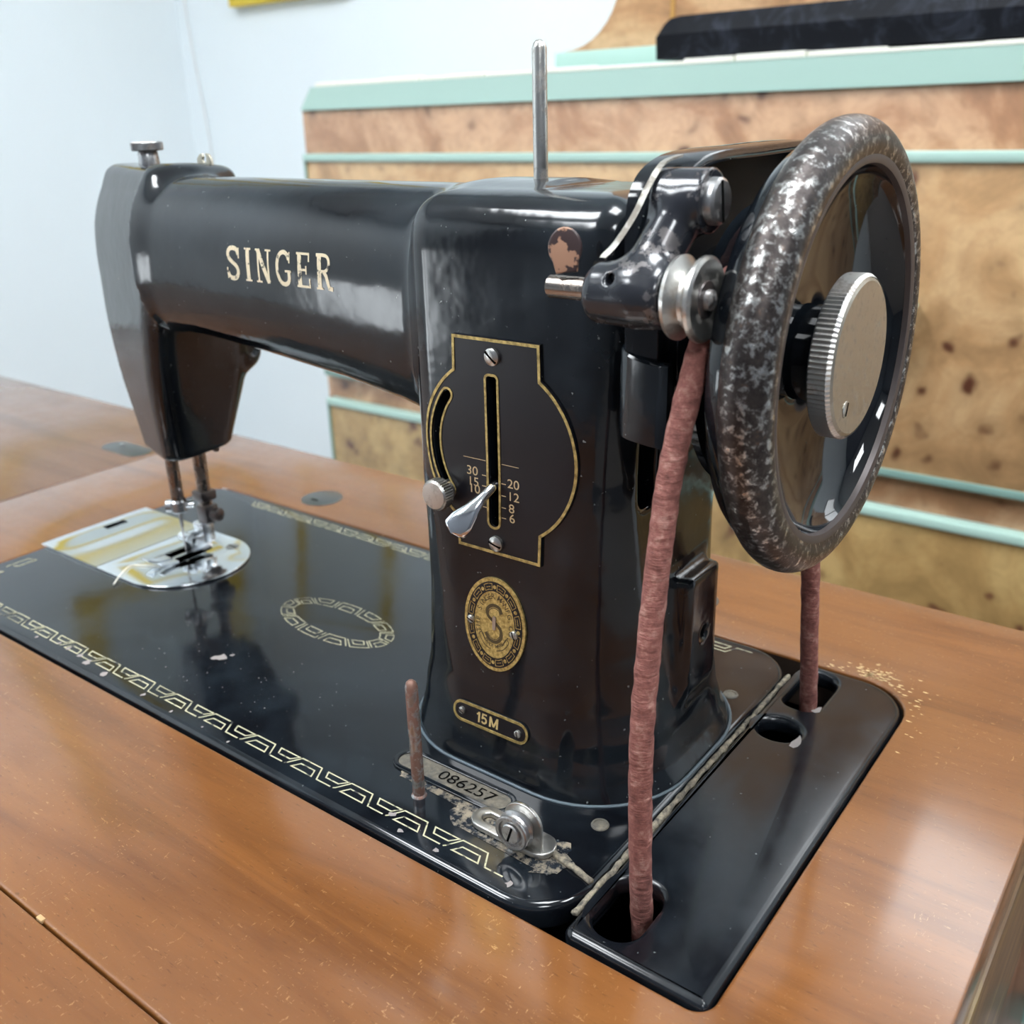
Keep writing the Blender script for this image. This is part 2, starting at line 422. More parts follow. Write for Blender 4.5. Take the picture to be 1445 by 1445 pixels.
# ------------------------------------------------------------------ the machine casting as an implicit surface (mm)
def interp(z, tab):
    t = np.array(tab, dtype=np.float32); return np.interp(z, t[:, 0], t[:, 1]).astype(np.float32)
def interps(z, tab, w=9.0):
    return sum(interp(z + o * w, tab) for o in (-1, -0.5, 0, 0.5, 1)) / 5
def smin(a, b, k):
    h = np.clip(0.5 + 0.5 * (b - a) / k, 0, 1); return b * (1 - h) + a * h - k * h * (1 - h)
def smax(a, b, k): return -smin(-a, -b, k)
def rb2(u, v, a, b, r):
    qx = np.abs(u) - a + r; qy = np.abs(v) - b + r
    return np.hypot(np.maximum(qx, 0), np.maximum(qy, 0)) + np.minimum(np.maximum(qx, qy), 0) - r
PX0 = [(-2, -112.5), (0, -112.3), (6, -110), (14, -107.5), (30, -104), (60, -101), (100, -99.5), (194, -98.5)]
PX1 = [(-2, -1.5), (0, -2), (6, -5.5), (14, -8.5), (30, -12), (50, -14.5), (80, -16.3), (110, -17), (194, -14)]
PY0 = [(-2, 45.5), (0, 45.8), (6, 47.2), (14, 49.0), (30, 51.8), (55, 54.3), (80, 56), (110, 57), (150, 57.3), (194, 58)]
PY1 = [(-2, 147), (0, 146.8), (14, 143), (55, 138.5), (110, 136), (194, 134)]
PR = [(0, 38), (20, 30), (60, 22), (100, 15), (194, 12)]
def body(x, y, z):
    x = np.asarray(x, np.float32); y = np.asarray(y, np.float32); z = np.asarray(z, np.float32)
    x0 = interp(z, PX0); x1 = interp(z, PX1); y0 = interp(z, PY0); y1 = interp(z, PY1)
    pil = rb2(x - (x0 + x1) / 2, y - (y0 + y1) / 2, (x1 - x0) / 2, (y1 - y0) / 2, interp(z, PR))
    pil = smax(pil, z - 191.8, 17)
    # arm
    zb = interp(x, [(-300, 127), (-240, 126.5), (-200, 123.5), (-150, 118.5), (-120, 114), (-95, 108)])
    zt = interp(x, [(-340, 193.2), (-240, 192.6), (-90, 191.8)])
    yf = interp(x, [(-260, 70.5), (-200, 69.5), (-130, 67.5), (-90, 66)])
    c = (zt + zb) / 2; h = (zt - zb) / 2; b = (97 - yf)
    u = np.abs(y - 97) / b; v = np.abs(z - c) / h
    nn = 2.55
    arm = ((u ** nn + v ** nn) ** (1 / nn) - 1) * b * 0.92
    arm = np.maximum(arm, np.maximum(-263 - x, x + 60))
    d = smin(pil, arm, 7)
    # head: slopes back towards the face plate and narrows downwards
    xr = interps(z, [(55, -287), (64, -286), (100, -278), (125, -270), (150, -261), (196, -258)])
    xl = interps(z, [(55, -325), (100, -334), (130, -337), (160, -336), (180, -333.5), (196, -329)])
    yfr = interps(z, [(58, 87), (64, 86), (100, 79.5), (125, 76), (160, 73.0), (180, 76), (196, 85)])
    ybk = interps(z, [(58, 128), (64, 130), (95, 138), (106, 140), (118, 136), (196, 130)])
    ff = (yfr + 0.30 * (xr - x)) - y
    fb = y - (ybk - 0.12 * (xr - x))
    hd = smax(ff * 0.94, x - xr, 13)
    hd = smax(hd, fb, 12)
    hd = smax(hd, xl - x, 3)
    hd = smax(hd, (z - 195.8 + 0.02 * (x + 258) ), 6)
    hd = smax(hd, (58.6 + 0.05 * (y - 100) - z), 3)
    d = smin(d, hd, 11)
    # lower back ear with the presser lever boss
    ear = np.sqrt(((x + 283) / 1.0) ** 2 + ((y - 138) / 1.0) ** 2 + ((z - 108) / 1.4) ** 2) - 7
    d = smin(d, ear, 5)
    # motor boss
    bo = np.maximum(rb2(x + 35, y - 103.5, 27, 11.5, 3.0), 0)
    bo = rb2(x + 35, y - 103.5, 27, 11.5, 3.0)
    bo = smax(bo, z - 69 - 0.25 * (x + 9), 2.5)
    bo = smax(bo, 22 + 1.2 * (x + 9) - z, 6)
    d = smin(d, bo, 6)
    # right end boss of the shaft and neck to the guard
    sh = np.sqrt((y - 96.5) ** 2 + (z - 149) ** 2) - 27
    sh = np.maximum(sh, np.maximum(x + 4, -50 - x))
    d = smin(d, sh, 8)
    # cuts: hollow pillar behind the two slots, and side opening
    cut = np.maximum(rb2(x + 60.3, z - 114.2, 2.6, 25.5, 2.5), y - 80)
    d = smax(d, -cut, 0.6)
    ang = np.hypot(x + 58.8, z - 114.8)
    cu2 = np.maximum(np.abs(ang - 25.4) - 2.0, np.maximum(x + 74.5, y - 62.0))
    cu2 = np.maximum(cu2, np.maximum(z - 131.5, 98.0 - z))
    d = smax(d, -cu2, 0.5)
    side = np.maximum(rb2(y - 77.5, z - 112, 5.5, 13.5, 4.5), -32 - x)
    side = np.maximum(side, x + 5)
    d = smax(d, -side, 1.2)
    hole = np.hypot(y - 104.0, z - 45) - 2.2
    d = smax(d, -np.maximum(hole, -14.5 - x), 0.4)
    d = smax(d, -np.maximum(np.hypot(y - 137, z - 109) - 4.0, np.abs(x + 272) - 6), 1.0)
    return d
def surf_y(xs, zs):
    """first hit of the casting's front along +Y (mm)"""
    xs = np.asarray(xs, np.float32); zs = np.asarray(zs, np.float32); y = np.full_like(xs, 30.0)
    for _ in range(60):
        y = y + np.clip(bodyp(xs, y, zs), -5, 8) * 0.75
    return y
def bodyp(x, y, z):  # the front skin without the slots, for seating plates
    x = np.asarray(x, np.float32); y = np.asarray(y, np.float32); z = np.asarray(z, np.float32)
    x0 = interp(z, PX0); x1 = interp(z, PX1); y0 = interp(z, PY0); y1 = interp(z, PY1)
    pil = rb2(x - (x0 + x1) / 2, y - (y0 + y1) / 2, (x1 - x0) / 2, (y1 - y0) / 2, interp(z, PR))
    d = pil
    m = x < -102
    if m.any(): d = np.where(m, body(x, y, z), d)
    return d
def mesh_implicit(fn, lo, hi, h):
    xs = np.arange(lo[0], hi[0] + h, h, dtype=np.float32); ys = np.arange(lo[1], hi[1] + h, h, dtype=np.float32); zs = np.arange(lo[2], hi[2] + h, h, dtype=np.float32)
    X, Y, Z = np.meshgrid(xs, ys, zs, indexing='ij')
    D = fn(X.ravel(), Y.ravel(), Z.ravel()).reshape(X.shape)
    S = D < 0
    nx, ny, nz = [n - 1 for n in S.shape]
    cnt = np.zeros((nx, ny, nz), np.int8)
    for i in (0, 1):
        for j in (0, 1):
            for k in (0, 1): cnt += S[i:nx + i, j:ny + j, k:nz + k]
    act = (cnt > 0) & (cnt < 8)
    idx = -np.ones((nx, ny, nz), np.int64); ii = np.argwhere(act); idx[act] = np.arange(len(ii))
    acc = np.zeros((len(ii), 3), np.float64); num = np.zeros(len(ii))
    I, J, K = ii.T
    corners = [(i, j, k) for i in (0, 1) for j in (0, 1) for k in (0, 1)]
    for a in corners:
        for b in corners:
            if a < b and sum(abs(p - q) for p, q in zip(a, b)) == 1:
                da = D[I + a[0], J + a[1], K + a[2]]; db = D[I + b[0], J + b[1], K + b[2]]
                mk = (da < 0) != (db < 0); t = np.where(mk, da / np.where(mk, da - db, 1), 0)
                p = np.array(a)[None] + t[:, None] * (np.array(b) - np.array(a))[None]
                acc[mk] += p[mk]; num[mk] += 1
    V = (ii + acc / num[:, None]) * h + np.array([xs[0], ys[0], zs[0]])
    F = []
    for ax in range(3):
        a1, a2 = (ax + 1) % 3, (ax + 2) % 3
        sl0 = [slice(None)] * 3; sl1 = [slice(None)] * 3
        sl0[ax] = slice(0, -1); sl1[ax] = slice(1, None)
        ed = S[tuple(sl0)] != S[tuple(sl1)]
        q = np.argwhere(ed); ok = (q[:, a1] > 0) & (q[:, a2] > 0) & (q[:, a1] < S.shape[a1] - 1) & (q[:, a2] < S.shape[a2] - 1)
        q = q[ok]; inside = S[tuple(q.T)]
        def cell(d1, d2):
            c = q.copy(); c[:, a1] -= d1; c[:, a2] -= d2; return idx[tuple(c.T)]
        quad = np.stack([cell(1, 1), cell(0, 1), cell(0, 0), cell(1, 0)], 1)
        quad[~inside] = quad[~inside][:, ::-1]
        F.append(quad)
    F = np.concatenate(F)
    e = 0.25
    for _ in range(3):   # pull the vertices onto the true surface
        P = V.astype(np.float32); d0 = fn(*P.T)
        g = np.stack([(fn(*(P + np.eye(3, dtype=np.float32)[a] * e).T) - fn(*(P - np.eye(3, dtype=np.float32)[a] * e).T)) / (2 * e) for a in range(3)], 1)
        g2 = np.maximum((g ** 2).sum(1), 0.3)
        stp = -(d0 / g2)[:, None] * g; ln = np.linalg.norm(stp, axis=1, keepdims=True)
        stp *= np.minimum(1, 0.45 * h / np.maximum(ln, 1e-6))
        V = V + stp
    me = bpy.data.meshes.new('cast')
    me.vertices.add(len(V)); me.vertices.foreach_set('co', (V * 0.001).astype(np.float32).ravel())
    me.loops.add(F.size); me.loops.foreach_set('vertex_index', F.astype(np.int32).ravel())
    me.polygons.add(len(F)); me.polygons.foreach_set('loop_start', np.arange(0, F.size, 4, dtype=np.int32))
    me.update(calc_edges=True); me.validate()
    return me

def drape(me, off, thick=0.0, step=0.004):
    """lay a flat mesh (XY used as X,Z of the machine front, metres) onto the casting's front skin"""
    bm = bmesh.new(); bm.from_mesh(me)
    xs = [v.co.x for v in bm.verts]; ys = [v.co.y for v in bm.verts]
    if step:
        x = min(xs) + step
        while x < max(xs):
            bmesh.ops.bisect_plane(bm, geom=bm.verts[:] + bm.edges[:] + bm.faces[:], plane_co=(x, 0, 0), plane_no=(1, 0, 0)); x += step
        y = min(ys) + step
        while y < max(ys):
            bmesh.ops.bisect_plane(bm, geom=bm.verts[:] + bm.edges[:] + bm.faces[:], plane_co=(0, y, 0), plane_no=(0, 1, 0)); y += step
    vs = bm.verts[:]
    sy = surf_y([v.co.x * 1000 for v in vs], [v.co.y * 1000 for v in vs])
    for v, s in zip(vs, sy): v.co = Vector((v.co.x, float(s) / 1000 - off, v.co.y))
    bmesh.ops.recalc_face_normals(bm, faces=bm.faces)
    if thick:
        r = bmesh.ops.extrude_face_region(bm, geom=bm.faces[:])
        for g in r['geom']:
            if isinstance(g, bmesh.types.BMVert): g.co.y -= thick
        bmesh.ops.recalc_face_normals(bm, faces=bm.faces)
    out = bpy.data.meshes.new('d'); bm.to_mesh(out); bm.free(); return sharp(out, 40)

# ================================================================== THE ROOM
XL, XR, YF, YB, ZF, ZC = -1.92, 2.3, -2.1, 1.32, -0.76, 1.74
def plane_me(p):
    bm = bmesh.new(); bm.faces.new([bm.verts.new(q) for q in p]); me = bpy.data.meshes.new('p'); bm.to_mesh(me); bm.free(); return me
T = 0.08
struct(add('floor', box_me(XL - T, XR + T, YF - T, YB + T, ZF - T, ZF), M['floor']))
struct(add('ceiling', box_me(XL - T, XR + T, YF - T, YB + T, ZC, ZC + T), M['ceiling']))
struct(add('wall_back', box_me(XL - T, XR + T, YB, YB + T, ZF, ZC), M['wall']))
struct(add('wall_right', box_me(XR, XR + T, YF, YB, ZF, ZC), M['wall_dim']))
struct(add('wall_front', box_me(XL - T, XR + T, YF - T, YF, ZF, ZC), M['wall_dim']))
# left wall with a window opening
bm = bmesh.new()
WY0, WY1, WZ0, WZ1 = -2.04, -1.30, -0.46, 0.02
bx(bm, XL - T, XL, YF, WY0, ZF, ZC); bx(bm, XL - T, XL, WY1, YB, ZF, ZC)
bx(bm, XL - T, XL, WY0, WY1, ZF, WZ0); bx(bm, XL - T, XL, WY0, WY1, WZ1, ZC)
struct(add('wall_left', sharp(from_bm(bm)), M['wall']))
win = struct(add('window_1', box_me(XL - 0.05, XL - 0.045, WY0, WY1, WZ0, WZ1), M['window']))
bm = bmesh.new()
for y in (WY0, (WY0 + WY1) / 2 - 0.02, WY1 - 0.04): bx(bm, XL - 0.045, XL + 0.01, y, y + 0.04, WZ0, WZ1)
for z in (WZ0, WZ1 - 0.04): bx(bm, XL - 0.044, XL + 0.009, WY0, WY1, z, z + 0.04)
add('window_frame', sharp(from_bm(bm)), M['lamp_frame'], win)
struct(add('baseboard_back', box_me(XL, XR, YB - 0.012, YB, ZF, ZF + 0.08, bev=0.003), M['lamp_frame']))
# high window on the back wall, above the dresser (out of frame; mirrored in the varnish and the enamel edges)
w2 = struct(add('window_2', box_me(-0.17, 0.95, YB - 0.012, YB - 0.008, 0.86, 1.30), M['window_soft']))
bm = bmesh.new()
for x in (-0.21, 0.37, 0.95): bx(bm, x, x + 0.04, YB - 0.03, YB - 0.001, 0.82, 1.34)
for z in (0.82, 1.30): bx(bm, -0.17, 0.95, YB - 0.029, YB - 0.0015, z, z + 0.04)
add('window_frame', sharp(from_bm(bm)), M['lamp_frame'], w2)
# ceiling lights
for i, (x, y) in enumerate([(-1.1, -1.4), (1.3, -1.3), (-0.95, -0.45), (0.15, 0.1), (1.3, 0.2)]):
    t = thing('ceiling_light', 'square white panel light in the ceiling, ' + ('over the %s' % ['near end by the window', 'near right corner', 'left end of the table', 'sewing machine', 'right end of the dresser'][i]), 'light', (x, y, ZC), 'square panel lights in the ceiling')
    add('diffuser', box_me(x - 0.28, x + 0.28, y - 0.28, y + 0.28, ZC - 0.012, ZC - 0.004), M['lamp'], t)
    bm = bmesh.new()
    for s in (-1, 1):
        bx(bm, x + s * 0.29 - 0.012, x + s * 0.29 + 0.012, y - 0.302, y + 0.302, ZC - 0.018, ZC)
        bx(bm, x - 0.278, x + 0.278, y + s * 0.29 - 0.012, y + s * 0.29 + 0.012, ZC - 0.018, ZC)
    add('frame', sharp(from_bm(bm)), M['lamp_frame'], t)

# ---- pictures on the back wall (only the lower edge of one shows)
def picture(a0, a1, z0, z1, label, side, f=0.028):
    c = (a0 + a1) / 2
    t = thing('wall_picture', label, 'picture', (c, YB, z0) if side == 'back' else (XL, c, z0))
    def B(bm, p0, p1, d0, d1, q0, q1):
        if side == 'back': bx(bm, p0, p1, YB - d1, YB - d0, q0, q1)
        else: bx(bm, XL + d0, XL + d1, p0, p1, q0, q1)
    bm = bmesh.new()
    B(bm, a0, a1, 0.001, 0.022, z0, z0 + f); B(bm, a0, a1, 0.001, 0.022, z1 - f, z1)
    B(bm, a0, a0 + f, 0.001, 0.022, z0 + f, z1 - f); B(bm, a1 - f, a1, 0.001, 0.022, z0 + f, z1 - f)
    add('picture_frame', sharp(from_bm(bm)), M['yellow'], t)
    bm = bmesh.new(); B(bm, a0 + f, a1 - f, 0.001, 0.010, z0 + f, z1 - f)
    add('canvas', sharp(from_bm(bm)), M['canvas'], t)
picture(-1.712, -1.366, 0.448, 0.95, 'yellow framed picture on the back wall, cut off by the top of the photo', 'back', 0.018)
picture(0.79, 1.26, 0.65, 1.25, 'large yellow framed picture on the left wall, mirrored in the chrome slide plate', 'left', 0.055)
# thin white cord hanging on the wall
tag(add('hanging_cord', tube_me(spline([(-1.885, YB - 0.006, 1.3), (-1.888, YB - 0.006, 0.75), (-1.88, YB - 0.006, 0.44), (-1.855, YB - 0.006, 0.15), (-1.85, YB - 0.006, -0.3)], 8), 0.0022, 8), M['white_cord']),
    'thin white cord hanging down the white wall behind the machine head', 'cord')

# ================================================================== THE DRESSER BEHIND
DX0, DX1, DY = -0.965, 0.62, 0.80
d = thing('dresser', 'burl veneered dresser with mint green edging behind the sewing machine', 'dresser', ((DX0 + DX1) / 2, 1.0, ZF))
add('body', box_me(DX0, DX1, DY, DY + 0.42, ZF + 0.06, 0.2325, bev=0.002), M['burl_rail'], d)
# mint top slab with a chamfered left end
bm = bmesh.new()
prof = [(DX0 + 0.002, 0.2325), (DX0 + 0.026, 0.2605), (DX1 - 0.02, 0.2605), (DX1, 0.2325)]
a = [bm.verts.new((x, DY - 0.004, z)) for x, z in prof]; b = [bm.verts.new((x, DY + 0.424, z)) for x, z in prof]
bm.faces.new(a); bm.faces.new(b[::-1])
for i in range(4): bm.faces.new((a[i], b[i], b[(i + 1) % 4], a[(i + 1) % 4]))
add('top_slab', sharp(from_bm(bm)), M['mint'], d)
# ragged cream chipped line along the top front edge
bm = bmesh.new(); random.seed(3); x = DX0 + 0.035
while x < DX1 - 0.03:
    L = random.uniform(0.02, 0.09); h = random.uniform(0.0035, 0.0065)
    bx(bm, x, x + L, DY - 0.0045, DY + 0.01, 0.2600, 0.2600 + h, bev=0.0008, seg=1)
    x += L + random.choice([0, 0, 0, 0.003])
add('chipped_edge', sharp(from_bm(bm)), M['cream'], d)
def drawer(z0, z1, m, lower):
    dr = add('drawer', box_me(DX0 + 0.013, DX1 - 0.013, DY - 0.012, DY + 0.01, z0 + 0.006, z1 - 0.006, bev=0.0015), m, d)
    bm = bmesh.new(); y0, y1 = DY - 0.016, DY + 0.008
    bx(bm, DX0 + 0.010, DX1 - 0.010, y0, y1, z1 - 0.0095, z1 + 0.0005, bev=0.002)
    add('top_edging', sharp(from_bm(bm)), M['mint'], dr)
    bm = bmesh.new()
    bx(bm, DX0 + 0.010, DX1 - 0.010, y0 + 0.002, y1, z0, z0 + 0.008, bev=0.001)
    bx(bm, DX0 + 0.010, DX0 + 0.0135, y0 + 0.002, y1, z0 + 0.008, z1 - 0.0095)
    bx(bm, DX1 - 0.0135, DX1 - 0.010, y0 + 0.002, y1, z0 + 0.008, z1 - 0.0095)
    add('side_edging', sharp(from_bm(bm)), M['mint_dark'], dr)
    zc = (z0 + z1) / 2
    bm = bmesh.new()
    P = [(-0.340, zc + 0.022), (-0.1235, zc + 0.022), (-0.1275, zc + 0.006), (-0.150, zc - 0.052), (-0.313, zc - 0.052), (-0.336, zc + 0.006)]
    a = [bm.verts.new((x, DY - 0.040, z)) for x, z in P]; b = [bm.verts.new((x + (0.006 if x < -0.23 else -0.006), DY - 0.012, z)) for x, z in P]
    bm.faces.new(a); bm.faces.new(b[::-1])
    for i in range(6): bm.faces.new((a[i], b[i], b[(i + 1) % 6], a[(i + 1) % 6]))
    bmesh.ops.bevel(bm, geom=bm.edges[:], offset=0.002, segments=2, affect='EDGES')
    add('handle', sharp(from_bm(bm)), M['mint'], dr)
drawer(-0.1285, 0.1775, M['burl_drawer'], False)
drawer(-0.470, -0.1635, M['burl_low'], True)
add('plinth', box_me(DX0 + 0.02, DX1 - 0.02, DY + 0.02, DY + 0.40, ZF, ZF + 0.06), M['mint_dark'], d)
# upper mirror-like upright standing on the dresser
u = thing('upright_panel', 'tall burl upright with a curved foot standing on the dresser top', 'panel', (-0.1, 0.93, 0.2605))
add('mint_foot', box_me(-0.607, 0.45, 0.885, 0.935, 0.2606, 0.2865, bev=0.002), M['mint'], u)
out = [(-0.605, 0.2865)] + [(-0.603 + 0.078 * math.sin(math.radians(t)), 0.2865 + 0.078 * (1 - math.cos(math.radians(t)))) for t in range(0, 91, 10)]
out += [(-0.520, 0.42), (-0.516, 0.62), (0.36, 0.62), (0.45, 0.2865)]
me = slab([out], 0, 0.03, 0.0015); me.transform(Matrix(((1, 0, 0, 0), (0, 0, -1, 0.93), (0, 1, 0, 0), (0, 0, 0, 1))))
add('curved_board', me, M['burl_up'], u)
add('amber_inlay', box_me(-0.4600, -0.4560, 0.8975, 0.9005, 0.2866, 0.618), M['amber'], u)
# black glossy board lying along the top
bm = bmesh.new()
secs = []
def bsec(x, zt): return [(x, 0.803, 0.2665), (x, 0.801, 0.2895 if zt > .298 else zt - 0.008), (x, 0.812, zt - 0.001), (x, 0.835, zt), (x, 0.865, zt), (x, 0.872, 0.2665)]
for x, zt in [(-0.4235, 0.2955), (-0.421, 0.3005), (-0.414, 0.3055), (-0.402, 0.3075), (-0.2, 0.3085), (0.0, 0.3090), (0.32, 0.3090)]:
    secs.append([bm.verts.new(p) for p in bsec(x, zt)])
for a, b in zip(secs, secs[1:]):
    for i in range(6): bm.faces.new((a[i], b[i], b[(i + 1) % 6], a[(i + 1) % 6]))
bm.faces.new(secs[0]); bm.faces.new(secs[-1][::-1])
tag(add('black_board', sharp(from_bm(bm), 25), M['gloss']), 'long glossy black board lying along the top of the dresser', 'board')

# ================================================================== THE SEWING TABLE
TZ = -0.0010
tb = thing('sewing_table', 'worn orange-brown wooden cabinet table holding the sewing machine', 'table', (-0.25, 0.09, ZF))
SX0, SX1, SY0, SY1 = -0.3860, 0.0470, 0.0, 0.1822
JX, JY, BX, BY = -0.4790, -0.0820, 0.0988, 0.2615
outer = rrect(JX + 0.0008, BX - 0.001, JY + 0.0004, BY - 0.001, 0.0012, 2)
slot = rrect(SX0, SX1, SY0, SY1, [0.021, 0.012, 0.010, 0.006], 8)
add('main_board', slab([outer, slot], TZ - 0.022, TZ, 0.0010, 3), M['table'], tb)
add('side_leaf', slab([rrect(-1.02, JX - 0.0008, JY - 0.22, BY - 0.001, 0.0012, 2)], TZ - 0.022, TZ, 0.0010, 2), M['leaf'], tb)
add('front_leaf', slab([rrect(JX + 0.0008, BX - 0.001, JY - 0.24, JY - 0.0004, 0.0012, 2)], TZ - 0.0220, TZ, 0.0006, 2), M['table'], tb)
# hollow under the machine
bm = bmesh.new()
bx(bm, SX0 - 0.02, SX0 - 0.005, SY0 - 0.02, SY1 + 0.02, -0.16, TZ - 0.0221); bx(bm, SX1 + 0.005, SX1 + 0.02, SY0 - 0.02, SY1 + 0.02, -0.16, TZ - 0.0221)
bx(bm, SX0 - 0.005, SX1 + 0.005, SY0 - 0.02, SY0 - 0.005, -0.16, TZ - 0.0221); bx(bm, SX0 - 0.005, SX1 + 0.005, SY1 + 0.005, SY1 + 0.02, -0.16, TZ - 0.0221)
bx(bm, SX0 - 0.02, SX1 + 0.02, SY0 - 0.02, SY1 + 0.02, -0.165, -0.16)
add('machine_well', sharp(from_bm(bm)), M['void'], tb)
add('side_board', box_me(BX - 0.020, BX, JY + 0.001, BY - 0.001, -0.108, TZ - 0.0222, bev=0.001), M['side'], tb)
add('side_board', box_me(BX - 0.0195, BX - 0.0005, JY - 0.24, JY - 0.001, -0.108, TZ - 0.0222, bev=0.001), M['side'], tb)
add('side_panel', box_me(BX - 0.026, BX - 0.004, JY - 0.22, BY - 0.004, -0.70, -0.1082, bev=0.002), M['cabinet'], tb)
add('side_panel', box_me(-0.50, -0.48, JY - 0.02, BY - 0.004, -0.70, TZ - 0.0222, bev=0.002), M['cabinet'], tb)
add('back_panel', box_me(-0.48, BX - 0.026, BY - 0.02, BY - 0.004, -0.70, TZ - 0.0222, bev=0.002), M['cabinet'], tb)
add('stand_in_board', box_me(BX - 0.030, BX - 0.012, BY + 0.002, BY + 0.31, -0.70, -0.135, bev=0.002), M['cabinet'], tb)  # stand-in for unidentified red-brown wood beyond the table side
for x in (-0.96, -0.50, 0.055):
    for y in (JY - 0.18, BY - 0.05): add('leg', box_me(x, x + 0.035, y, y + 0.035, ZF, -0.70 if x > -0.9 else TZ - 0.0222, bev=0.002), M['cabinet'], tb)
# raw wood liner round the slot, darkened for the shade in the holes
bm = bmesh.new(); L = rrect(SX0 + 0.0002, SX1 - 0.0002, SY0 + 0.0002, SY1 - 0.0002, [0.021, 0.012, 0.010, 0.006], 8)
vs = [[bm.verts.new((p[0], p[1], z)) for p in L] for z in (TZ - 0.0012, TZ - 0.0215)]
for i in range(len(L)):
    j = (i + 1) % len(L); bm.faces.new((vs[0][i], vs[0][j], vs[1][j], vs[1][i]))
add('slot_edge', from_bm(bm), M['shaded_edge'], tb)
# round metal hinge plates let into the wood
def hinge(cx, cy, r, slit):
    o = add('hinge_plate', slab([arc(cx, cy, r, 0, 360, 40)[:-1]], TZ - 0.001, TZ + 0.0004, 0.0002, 1), M['grey_metal'], tb)
    if slit: add('hinge_slot', box_me(cx - 0.004, cx + 0.001, cy - 0.0055, cy - 0.004, TZ + 0.0004, TZ + 0.0006), M['void'], o)
    return o
hinge(-0.3125, 0.2025, 0.0125, True)
hinge(-0.0600, 0.2080, 0.0090, False)
h3 = add('hinge_plate', slab([rrect(-0.530, -0.484, 0.184, 0.203, 0.009, 8)], TZ - 0.001, TZ + 0.0004, 0.0002, 1), M['grey_metal'], tb)
add('hinge_pin', lathe_me([(0, 0.0022), (0.0012, 0.0022), (0.0018, 0.0012), (0.0019, 0)], 'z', (-0.517, 0.197, TZ + 0.0004), 16), M['chrome'], h3)
# chip in the front joint
add('chip', box_me(-0.1262, -0.1232, -0.0822, -0.0806, TZ - 0.001, TZ + 0.0003, bev=0.0003), mat('bare_wood', (0.45, 0.28, 0.13), 0.8), tb)
# pale nicks around the worn back right corner of the slot
random.seed(5); bm = bmesh.new()
for i in range(150):
    t = random.gauss(0.5, 0.24); r = abs(random.gauss(0, 0.006)) + 0.0012
    if t < 0.5: px, py = 0.012 + t * 2 * 0.022, SY1 + r * (0.7 + 0.6 * t)
    else:
        a = math.radians(90 - (t - 0.5) * 190); px, py = 0.026 + (0.022 + r) * math.cos(a), 0.1615 + (0.022 + r) * math.sin(a)
        if a < 0: px, py = 0.0478 + r, 0.16 - (t - 0.95) * 0.05
    q = random.uniform(0.0002, 0.0010); th = random.uniform(-0.4, 0.4)
    pts = [(px + q * rr * math.cos(th + a), py + 0.45 * q * rr * math.sin(th + a)) for a, rr in ((0, 1.6), (1.2, 0.8), (2.5, 1.1), (3.6, 0.9), (5, 1.0))]
    bm.faces.new([bm.verts.new((x, y, TZ + 0.00012)) for x, y in pts])
o = add('nicks', from_bm(bm), mat('bare_wood_nicks', (0.62, 0.44, 0.22), 0.8), tb); o['kind'] = 'stuff'

# ================================================================== COVER PLATE with the belt holes
oval = arc(0.0122, 0.1288, 0.0079, 0, 360, 32, 0.0068)[:-1]
rear = rrect(0.0052, 0.0192, 0.1462, 0.1748, [0.0066, 0.0060, 0.0062, 0.0058], 8)
front = rrect(0.0046, 0.0198, 0.0080, 0.0322, [0.0068, 0.0066, 0.0072, 0.0070], 8)
cv = slab([rrect(0.0013, 0.0462, 0.0016, 0.1805, [0.0200, 0.0060, 0.0036, 0.0022], 8), oval, rear, front], -0.0075, 0.0, 0.0028, 5)
cover = thing('cover_plate', 'black enamelled metal cover plate with belt holes at the right of the machine', 'cover', (0.023, 0.09, -0.0075))
add('plate', cv, M['cover_enamel'], cover)
bm = bmesh.new()
def blob(cx, cy, pts, z=0.00008):
    bm.faces.new([bm.verts.new((cx + a, cy + b, z)) for a, b in pts])
blob(0.0208, 0.1245, [(-0.0012, -0.0040), (0.0006, -0.0044), (0.0016, -0.0028), (0.0018, -0.0006), (0.0014, 0.0012), (0.0006, 0.0030), (-0.0004, 0.0044), (-0.0006, 0.0020), (-0.0014, -0.0012)])
blob(0.0196, 0.1490, [(-0.0020, -0.0024), (-0.0002, -0.0030), (0.0012, -0.0016), (0.0010, 0.0004), (0.0006, 0.0022), (-0.0004, 0.0014), (-0.0010, -0.0006)])
add('chipped_paint', from_bm(bm), M['chip'], cover)

# ================================================================== THE MACHINE
mc = thing('sewing_machine', 'vintage black cast-iron sewing machine with gold decals and a silver-faced handwheel', 'sewing machine', (-0.19, 0.09, -0.012))
# bed with its openings
bedL = rrect(-0.3848, -0.0004, 0.0016, 0.1806, [0.0205, 0.012, 0.010, 0.0200], 10)
PW0, PW1 = 0.0637, 0.1293
plate_out = [(-0.3852, PW0), (-0.3015, PW0)] + arc(-0.3015, 0.0965, 0.0328, -90, 90, 28)[1:-1] + [(-0.3015, PW1), (-0.3852, PW1)]
bed_out = rrect(-0.3848, -0.0004, 0.0016, 0.1806, [0.0205, 0.012, 0.010, 0.0200], 10)
bed = add('bed', slab([bed_out], -0.0100, 0.0, 0.0028, 6), M['bed_enamel'], mc)
# casting
cast = mesh_implicit(body, (-342, 42, -1.2), (2, 152, 201), 1.4)
add('arm_casting', cast, M['enamel'], mc)
